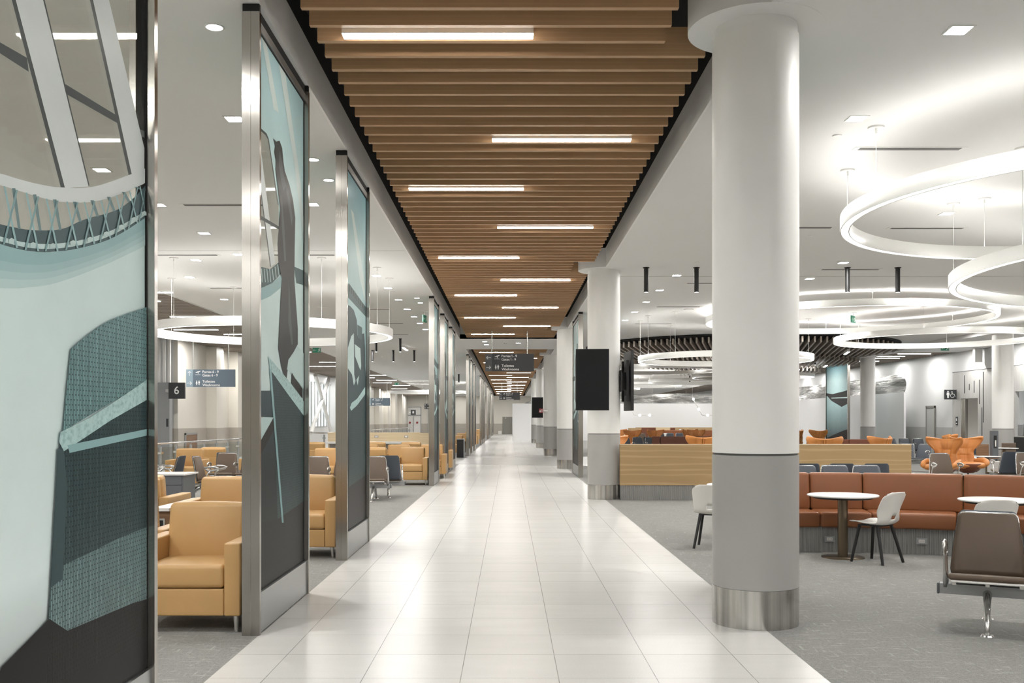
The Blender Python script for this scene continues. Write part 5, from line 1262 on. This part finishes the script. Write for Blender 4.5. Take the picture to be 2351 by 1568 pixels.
for yy in (-0.5, 0.2, 0.8): MB().rbox(-0.2, 0.2, yy - 0.18, yy + 0.18, 1.04, 1.5, 0.03).build('machine', alu_beam, r)

# hanging globe lamps (angled white rod with glowing bulbs)
for i, (x, y) in enumerate(((11.75, 50.0), (17.2, 50.0))):
    x = [7.2, 11.4][i]; y = 60.0
    z0 = 3.0 - 0.0
    r = thing('globe_rod_lamp', ['angled white rod with glowing globes, next to the edge-on screen', 'angled white rod with glowing globes, next to the big white column'][i], 'pendant light', (x, y, 0))
    P = [(-0.05, 0, 3.05), (0.55, 0, 1.98), (1.75, 0, 1.98)]
    MB().tube(P, 0.02, 8).cyl((-0.05, 0, 3.05), (-0.05, 0, CEIL), 0.006, seg=6).cyl((1.70, 0, 1.98), (1.70, 0, CEIL), 0.004, seg=6).build('rod', white_paint, r)
    for (gx, gz) in ((0.0, 2.98), (0.33, 2.36), (0.88, 1.98), (1.5, 1.98)):
        MB().lathe([(0.075*math.sin(t*PI/8), -0.075*math.cos(t*PI/8)) for t in range(9)], 16, (gx, -0.03, gz)).build('globe', globe_glow, r)

# ------------------------------------------------------------------ screens
def screen(x, y, z, rz, label, w=0.66, h=1.22, bracket=None):
    r = thing('display_screen', label, 'screen', (x, y, z), rz)
    MB().rbox(-w/2, w/2, -0.03, 0.03, -h/2, h/2, 0.006).build('casing', black_metal, r)
    MB().box(-w/2 + 0.012, w/2 - 0.012, -0.0325, -0.029, -h/2 + 0.012, h/2 - 0.012).build('glass_face', screen_black, r)
    b_ = MB().box(-0.20, 0.20, 0.03, 0.07, -0.30, 0.30).box(-0.24, -0.18, 0.05, 0.10, -0.42, 0.42).box(0.18, 0.24, 0.05, 0.10, -0.42, 0.42)
    if bracket: b_.box(-0.06, 0.06, 0.07, bracket, -0.18, 0.18).box(-0.16, 0.16, bracket - 0.03, bracket, -0.22, 0.22)
    b_.build('wall_bracket', black_metal, r)
    return r
screen(1.66, 19.30, 2.43, -0.10, 'black portrait screen facing the camera on the second round column', bracket=0.5)
screen(2.47, 20.02, 2.43, 1.68, 'black portrait screen seen edge-on at the right side of the second column', bracket=0.20)
screen(1.70, 57.9, 2.43, 0, 'small looking black screen on the far round column behind the red sign', bracket=0.40)
fs = thing('fire_sign', 'small red fire equipment sign sticking out from the fourth round column', 'sign', (1.50, 45.3, 2.10))
MB().box(-0.10, 0.10, -0.01, 0.01, -0.10, 0.10).build('sign_plate', red_sign, fs); MB().box(-0.012, 0.012, -0.013, -0.010, -0.075, 0.075).box(-0.05, 0.05, 0.0, 0.02, -0.02, 0.02).box(-0.07, -0.03, -0.013, -0.010, -0.07, 0.02).box(0.045, 0.06, -0.013, -0.010, -0.07, 0.07).build('pictogram', sign_white, fs)
MB().box(0.09, 0.30, -0.006, 0.006, -0.03, 0.03).build('bracket', alu, fs)

# ------------------------------------------------------------------ hanging signs
def arrow(mb, cx, cz, s, d, y):
    A = {'L': PI/2, 'R': -PI/2, 'U': 0}[d]
    def R(p): return (cx + (p[0]*math.cos(A) - p[1]*math.sin(A))*s, cz + (p[0]*math.sin(A) + p[1]*math.cos(A))*s)
    mb.prism([R(p) for p in ((0, 1.0), (-0.72, 0.28), (-0.60, 0.14), (-0.09, 0.65), (-0.09, -1), (0.09, -1), (0.09, 0.65), (0.60, 0.14), (0.72, 0.28))], y, y - 0.003)
def plane_icon(mb, cx, cz, s, y):
    f = lambda L_: [(cx + p[0]*s, cz + p[1]*s) for p in L_]
    mb.prism(f([(-1.0, 0.10), (-0.8, 0.10), (-0.62, -0.02), (0.75, 0.42), (0.98, 0.62), (0.9, 0.74), (0.62, 0.70), (-0.70, 0.22)][:]), y, y - 0.003)
    mb.prism(f([(-0.25, 0.55), (-0.08, 0.58), (0.55, 0.55), (0.2, 0.32)]), y, y - 0.0036)
    mb.prism(f([(-0.02, 0.20), (0.26, 0.30), (0.18, -0.30), (0.02, -0.42)]), y, y - 0.0042)
    mb.prism(f([(-0.95, -0.62), (0.95, -0.62), (0.95, -0.72), (-0.95, -0.72)]), y, y - 0.003)
def person_icons(mb, cx, cz, s, y):
    for sx, skirt in ((-0.5, 1), (0.5, 0)):
        X = cx + sx*s
        mb.cyl((X, y - 0.003, cz + 0.82*s), (X, y, cz + 0.82*s), 0.17*s, seg=14)
        if skirt: mb.prism([(X - 0.2*s, cz + 0.58*s), (X + 0.2*s, cz + 0.58*s), (X + 0.38*s, cz - 0.3*s), (X - 0.38*s, cz - 0.3*s)], y, y - 0.003)
        else: mb.prism([(X - 0.34*s, cz + 0.58*s), (X + 0.34*s, cz + 0.58*s), (X + 0.34*s, cz - 0.15*s), (X + 0.2*s, cz - 0.15*s), (X + 0.2*s, cz - 0.3*s), (X - 0.2*s, cz - 0.3*s), (X - 0.2*s, cz - 0.15*s), (X - 0.34*s, cz - 0.15*s)], y, y - 0.003)
        for q in (-0.11, 0.11): mb.box(X + (q - 0.08)*s, X + (q + 0.08)*s, y - 0.003, y, cz - 0.9*s, cz - 0.28*s)
def hang_sign(x, y, z, lines, a1, a2, base, strip, label, w=1.70, h=0.61):
    r = thing('hanging_sign', label, 'sign', (x, y, z))
    MB().box(-w/2, w/2, -0.04, 0.04, -h/2, h/2).build('sign_panel', base, r)
    MB().box(-w/2, -w/2 + 0.235, -0.0415, -0.039, -h/2, h/2).build('arrow_strip', strip, r)
    for X in (-0.62, 0.62): MB().cyl((X, 0, h/2), (X, 0, CEIL + 0.04 - z), 0.018, seg=10).build('rod', alu, r)
    mb = MB(); yy = -0.0415
    arrow(mb, -w/2 + 0.117, 0.165, 0.085, a1, yy); arrow(mb, -w/2 + 0.117, -0.175, 0.085, a2, yy)
    plane_icon(mb, -w/2 + 0.41, 0.185, 0.095, yy + 0.0015); person_icons(mb, -w/2 + 0.41, -0.165, 0.085, yy + 0.0015)
    mb.build('pictograms', sign_white, r)
    for i, t in enumerate(lines):
        text(t, 0.122, sign_white, r, (-w/2 + 0.57, -0.0405, (0.218, 0.098, -0.118, -0.240)[i]), bold=0.0015)
    return r
L19 = ['Portes 1 - 9', 'Gates 1 - 9', 'Toilettes', 'Washrooms']
hang_sign(0.02, 33.9, 3.66, L19, 'L', 'R', sign_dark, sign_strip, 'dark hanging direction sign in the middle of the corridor, nearer one')
hang_sign(0.05, 79.2, 3.66, L19, 'L', 'R', sign_dark, sign_strip, 'dark hanging direction sign farther down the corridor')
hang_sign(-10.42, 33.9, 3.11, ['Portes 6 - 9', 'Gates 6 - 9', 'Toilettes', 'Washrooms'], 'U', 'R', sign_reflect, sign_reflect_strip, 'hanging sign for gates six to nine, coloured blue grey to imitate a reflection, beside the square six sign')
hang_sign(-10.05, 75.0, 3.11, ['Portes 7 - 9', 'Gates 7 - 9', 'Toilettes', 'Washrooms'], 'U', 'R', sign_reflect, sign_reflect_strip, 'hanging sign far off, coloured blue grey to imitate a reflection, right of the third glass panel')
hang_sign(-9.0, 113.0, 3.35, ['Portes 8 - 9', 'Gates 8 - 9'], 'U', 'R', sign_dark, sign_strip, 'black hanging sign near the end wall above the gate doors')
def gate_sign(x, y, z, num, label, s=0.60):
    r = thing('gate_number_sign', label, 'sign', (x, y, z))
    MB().box(-s/2, s/2, -0.05, 0.05, -s/2, s/2).build('sign_box', sign_dark, r)
    text(num, 0.40, sign_white, r, (0, -0.052, 0), align='CENTER', bold=0.004)
    MB().box(-s/2 - 0.12, -s/2, -0.03, 0.03, -0.06, 0.06).build('bracket', alu, r)
gate_sign(-12.32, 36.0, 2.74, '6', 'square dark sign with a white number six on the grey gate post')
gate_sign(-11.65, 118.0, 2.70, '8', 'small dark sign with a white number eight above the glass gate doors', 0.62)
def exit_sign(x, y, z, rz, label, arrow_dir=None):
    r = thing('exit_sign', label, 'sign', (x, y, z), rz)
    MB().box(-0.17, 0.17, -0.012, 0.012, -0.10, 0.10).build('sign_plate', exit_green, r)
    mb = MB(); arrow(mb, -0.08, 0.0, 0.065, arrow_dir or 'L', -0.0125)
    mb.prism([(0.05, -0.07), (0.075, -0.07), (0.10, 0.0), (0.13, -0.05), (0.15, -0.04), (0.12, 0.035), (0.14, 0.02), (0.15, 0.035), (0.11, 0.06), (0.06, 0.03), (0.07, 0.015), (0.09, 0.025), (0.075, -0.02)], -0.0125, -0.0155).cyl((0.125, -0.0155, 0.08), (0.125, -0.0125, 0.08), 0.018, seg=12)
    mb.build('pictogram', sign_white, r)
    MB().cyl((0, 0, 0.10), (0, 0, CEIL - z - 0.01), 0.008, seg=8).cyl((0, 0, CEIL - z - 0.01), (0, 0, CEIL - z), 0.10, seg=20).build('ceiling_stem', white_paint, r)
exit_sign(-2.40, 27.6, 4.52, 1.35, 'green exit sign turned edge-on below the left ceiling near the fourth panel')
exit_sign(-8.05, 40.6, 4.58, 0, 'green exit sign with arrow, half hidden by the second glass panel')
exit_sign(9.88, 27.85, 4.53, 0.9, 'green exit sign hanging inside the half hidden ring light', 'R')
exit_sign(18.2, 40.5, 4.66, 0, 'green exit sign just under the ring by the washroom wall')
exit_sign(-8.1, 70.0, 4.30, 0, 'far green exit sign above the left gates')
ws = thing('washroom_sign', 'black washroom sign with person and wheelchair pictograms on the right wall', 'sign', (20.02, 44.0, 2.82))
MB().box(-0.27, 0.27, -0.03, 0.03, -0.22, 0.22).build('sign_plate', sign_dark, ws)
mb = MB(); yy = -0.031
mb.cyl((-0.12, yy - 0.003, 0.13), (-0.12, yy, 0.13), 0.035, seg=14).prism([(-0.18, 0.085), (-0.06, 0.085), (-0.055, -0.03), (-0.08, -0.03), (-0.085, -0.16), (-0.155, -0.16), (-0.16, -0.03), (-0.185, -0.03)], yy, yy - 0.003)
mb.cyl((0.06, yy - 0.003, 0.12), (0.06, yy, 0.12), 0.028, seg=14).prism([(0.045, 0.09), (0.075, 0.09), (0.08, 0.0), (0.15, 0.0), (0.19, -0.10), (0.21, -0.09), (0.165, 0.025), (0.05, 0.03)], yy, yy - 0.003)
mb.tube([(0.075 + 0.085*math.cos(math.radians(a)), yy - 0.001, -0.055 + 0.085*math.sin(math.radians(a))) for a in range(110, 345, 15)], 0.012, 6)
mb.build('pictograms', sign_white, ws)
ws2 = thing('room_plaque', 'small black plaque beside the washroom entrance jamb', 'sign', (RW - 0.012, 43.95, 1.62))
MB().box(-0.01, 0.01, -0.09, 0.09, -0.19, 0.19).build('plate', sign_dark, ws2); MB().box(-0.013, -0.010, -0.05, 0.05, 0.0, 0.12).box(-0.013, -0.010, -0.06, 0.06, -0.13, -0.09).build('symbol', sign_white, ws2)
hb = tag(MB().box(-0.16, 0.16, -0.10, 0.10, -0.30, 0.30).build('speaker_box', white_paint, None, (20.0, 41.4, 4.43)), 'white box hanging from the ceiling edge over the washroom wall', 'box')

# ------------------------------------------------------------------ left hall: rail, gate post, counter, tables
gr = thing('guard_rail', 'glass guard rail with steel posts along the left walkway', 'railing', (-8.25, 14.0, 0))
MB().tube([(0, 0, 1.075), (0, 18.5, 1.075)], 0.024, 10).build('top_rail', alu, gr)
for k in range(17):
    y = 0.15 + k*1.1
    p = MB().box(-0.03, 0.03, y - 0.018, y + 0.018, 0, 1.0).cyl((0, y, 1.0), (0, y, 1.06), 0.012, seg=8).build('rail_post', alu_beam, gr)
    for zz in (0.35, 0.85): MB().box(-0.05, 0.05, y - 0.07, y + 0.07, zz - 0.025, zz + 0.025).build('glass_clamp', alu, p)
    if k < 16: MB().box(-0.006, 0.006, y + 0.05, y + 1.05, 0.08, 0.98).build('glass_pane', clear_glass, gr)
gr = thing('guard_rail', 'far glass guard rail in front of the glazed bay with cross bracing', 'railing', (-8.4, 44.0, 0))
MB().tube([(-2.0, 0, 1.075), (0, 0, 1.075), (0, 40, 1.075)], 0.03, 8).build('top_rail', alu, gr)
for k in range(28):
    y = 0.1 + k*1.4
    MB().box(-0.04, 0.04, y - 0.02, y + 0.02, 0, 1.0).box(-0.06, 0.06, y - 0.09, y + 0.09, 0.82, 0.88).build('rail_post', alu_beam, gr)
gp = thing('gate_post', 'grey gate post with white pipes above it, carrying the number six sign', 'post', (-12.85, 36.2, 0))
MB().box(-0.38, 0.22, -0.12, 0.2, 0, 3.05).build('post_body', alu_beam, gp)
for X in (-0.25, -0.05, 0.15): MB().cyl((X, 0.05, 3.05), (X, 0.05, 4.7), 0.065, seg=12).build('pipe', white_paint, gp)
MB().box(0.10, 0.18, -0.13, -0.119, 1.40, 1.70).build('label_plate', sign_dark, gp)
fs2 = thing('fire_sign', 'small red fire equipment sign on the left gate wall below the hanging sign', 'sign', (LW + 0.01, 41.9, 2.05))
MB().box(-0.005, 0.015, -0.12, 0.12, -0.12, 0.12).build('sign_plate', red_sign, fs2); MB().box(0.015, 0.018, -0.07, -0.02, -0.08, 0.07).box(0.015, 0.018, 0.02, 0.05, -0.08, 0.08).build('pictogram', sign_white, fs2)
gdw = thing('wood_door_panel', 'low walnut panel in a steel frame at the foot of the left gate wall', 'panel', (LW + 0.03, 37.6, 0))
MB().box(0, 0.04, 0.04, 1.36, 0, 1.08).build('wood_face', walnut, gdw); MB().box(-0.01, 0.05, 0, 0.04, 0, 1.14).box(-0.01, 0.05, 1.36, 1.40, 0, 1.14).box(-0.01, 0.05, 0, 1.4, 1.08, 1.14).build('frame', alu_beam, gdw)
ex = thing('wall_cabinet', 'tall narrow dark slot panel on the left gate wall behind the rail', 'panel', (LW + 0.02, 41.4, 0))
MB().box(0, 0.03, 0, 0.35, 0.35, 1.25).build('plate', alu_beam, ex); MB().box(0.03, 0.035, 0.12, 0.23, 0.45, 1.15).build('slot', black_metal, ex)

ct = thing('oak_work_counter', 'pale oak work counter with a white top behind the left armchairs', 'counter', (-7.4, 39.6, 0))
MB().box(0, 3.75, 0.05, 0.25, 0.78, 1.15).box(0, 3.75, 0.1, 0.2, 0.0, 0.72).build('oak_upstand', pale_oak, ct)
MB().box(0, 3.70, -0.55, 0.05, 0.70, 0.78).build('counter_top', white_top, ct)
MB().box(0.1, 3.6, -0.1, 0.05, 0.02, 0.68).build('under_panel', taupe_wall, ct)
for X in (1.98, 3.20): 
    o = MB().box(X - 0.08, X + 0.08, 0.04, 0.05, 0.93, 1.03).build('outlet_plate', alu, ct); MB().box(X - 0.045, X + 0.045, 0.034, 0.04, 0.95, 1.01).build('outlet_insert', white_plastic, o)
tag(MB().box(-3.62, -2.2, 39.2, 39.35, 0, 1.13).build('oak_end_panel', pale_oak), 'big pale oak end panel right of the work counter', 'panel')
st = thing('side_table', 'side table with a pale top and walnut front carrying an outlet, among the near armchairs', 'table', (-3.95, 11.7, 0))
MB().box(-0.10, 0.11, -0.75, 0.75, 0.585, 0.62).build('table_top', white_top, st); MB().box(-0.08, 0.10, -0.70, 0.70, 0.04, 0.585).build('walnut_body', walnut, st)
o = MB().box(-0.03, 0.05, -0.712, -0.70, 0.38, 0.50).build('outlet_plate', alu, st); MB().box(-0.012, 0.032, -0.718, -0.711, 0.40, 0.48).build('outlet_hole', black_metal, o)
gc = thing('cabinet_table', 'grey cabinet table with a white top between the side-on beam seats', 'table', (-6.58, 19.1, 0))
MB().box(-0.75, 0.32, -0.35, 0.45, 0.555, 0.585).build('table_top', white_top, gc)
MB().box(-0.70, 0.27, -0.31, 0.40, 0.03, 0.555).build('cabinet_body', grey_laminate, gc)
for X in (-0.68, -0.20): 
    o = MB().box(X, X + 0.44, -0.322, -0.31, 0.05, 0.36).box(X, X + 0.44, -0.322, -0.31, 0.37, 0.54).build('cabinet_door', grey_laminate, gc); MB().cyl((X + 0.06, -0.33, 0.30), (X + 0.06, -0.322, 0.30), 0.012, seg=10).build('lock', alu, o)
bc_ = thing('black_cabinet', 'black cabinet with a grey edge standing at the corridor edge on the left', 'cabinet', (-2.15, 42.9, 0))
MB().box(-0.16, 0.14, 0, 0.6, 0.0, 0.80).build('body', black_metal, bc_); MB().box(0.14, 0.17, -0.01, 0.61, 0, 0.83).box(-0.16, 0.14, -0.01, 0.61, 0.80, 0.83).build('edge_frame', alu_beam, bc_)
fb = tag(MB().rbox(-0.14, 0.14, -0.10, 0.10, 0.0, 0.11, 0.01).build('floor_outlet_box', white_plastic, None, (-2.95, 18.95, 0)), 'small white outlet box on the carpet below the brown beam seat', 'floor box')
# low bases on the far wall
tag(MB().rbox(0, 0.45, 0, 0.12, 0, 0.42, 0.02).build('floor_box', white_plastic, None, (-1.35, FAR - 0.2, 0)), 'small pale box against the end wall beside the grey door', 'box')

# ------------------------------------------------------------------ camera, sky, view
W = bpy.data.worlds.new('sky'); sc.world = W; W.use_nodes = True
bg = W.node_tree.nodes['Background']; bg.inputs['Color'].default_value = (0.93, 0.97, 1.0, 1); bg.inputs['Strength'].default_value = 2.0
cam = bpy.data.cameras.new('camera'); co = bpy.data.objects.new('camera', cam); COL.objects.link(co)
co.location = (0, 0, 1.6); co.rotation_euler = (PI/2, 0, 0)
cam.sensor_width = 36.0; cam.lens = 2227/2351*36.0
cam.shift_x = (1175.5 - 1168.6)/2351; cam.shift_y = (967.5 - 784.0)/2351
cam.clip_end = 400
sc.camera = co
sc.view_settings.view_transform = 'Standard'; sc.view_settings.look = 'None'; sc.view_settings.gamma = 1.0; sc.view_settings.use_curve_mapping = False
sc.view_settings.exposure = 0.30
cy = sc.cycles
cy.max_bounces = 5; cy.diffuse_bounces = 4; cy.glossy_bounces = 3; cy.transmission_bounces = 2; cy.transparent_max_bounces = 10
cy.use_adaptive_sampling = True; cy.adaptive_threshold = 0.15; cy.adaptive_min_samples = 16
cy.sample_clamp_indirect = 6.0; cy.caustics_reflective = False; cy.caustics_refractive = False
cy.use_denoising = True
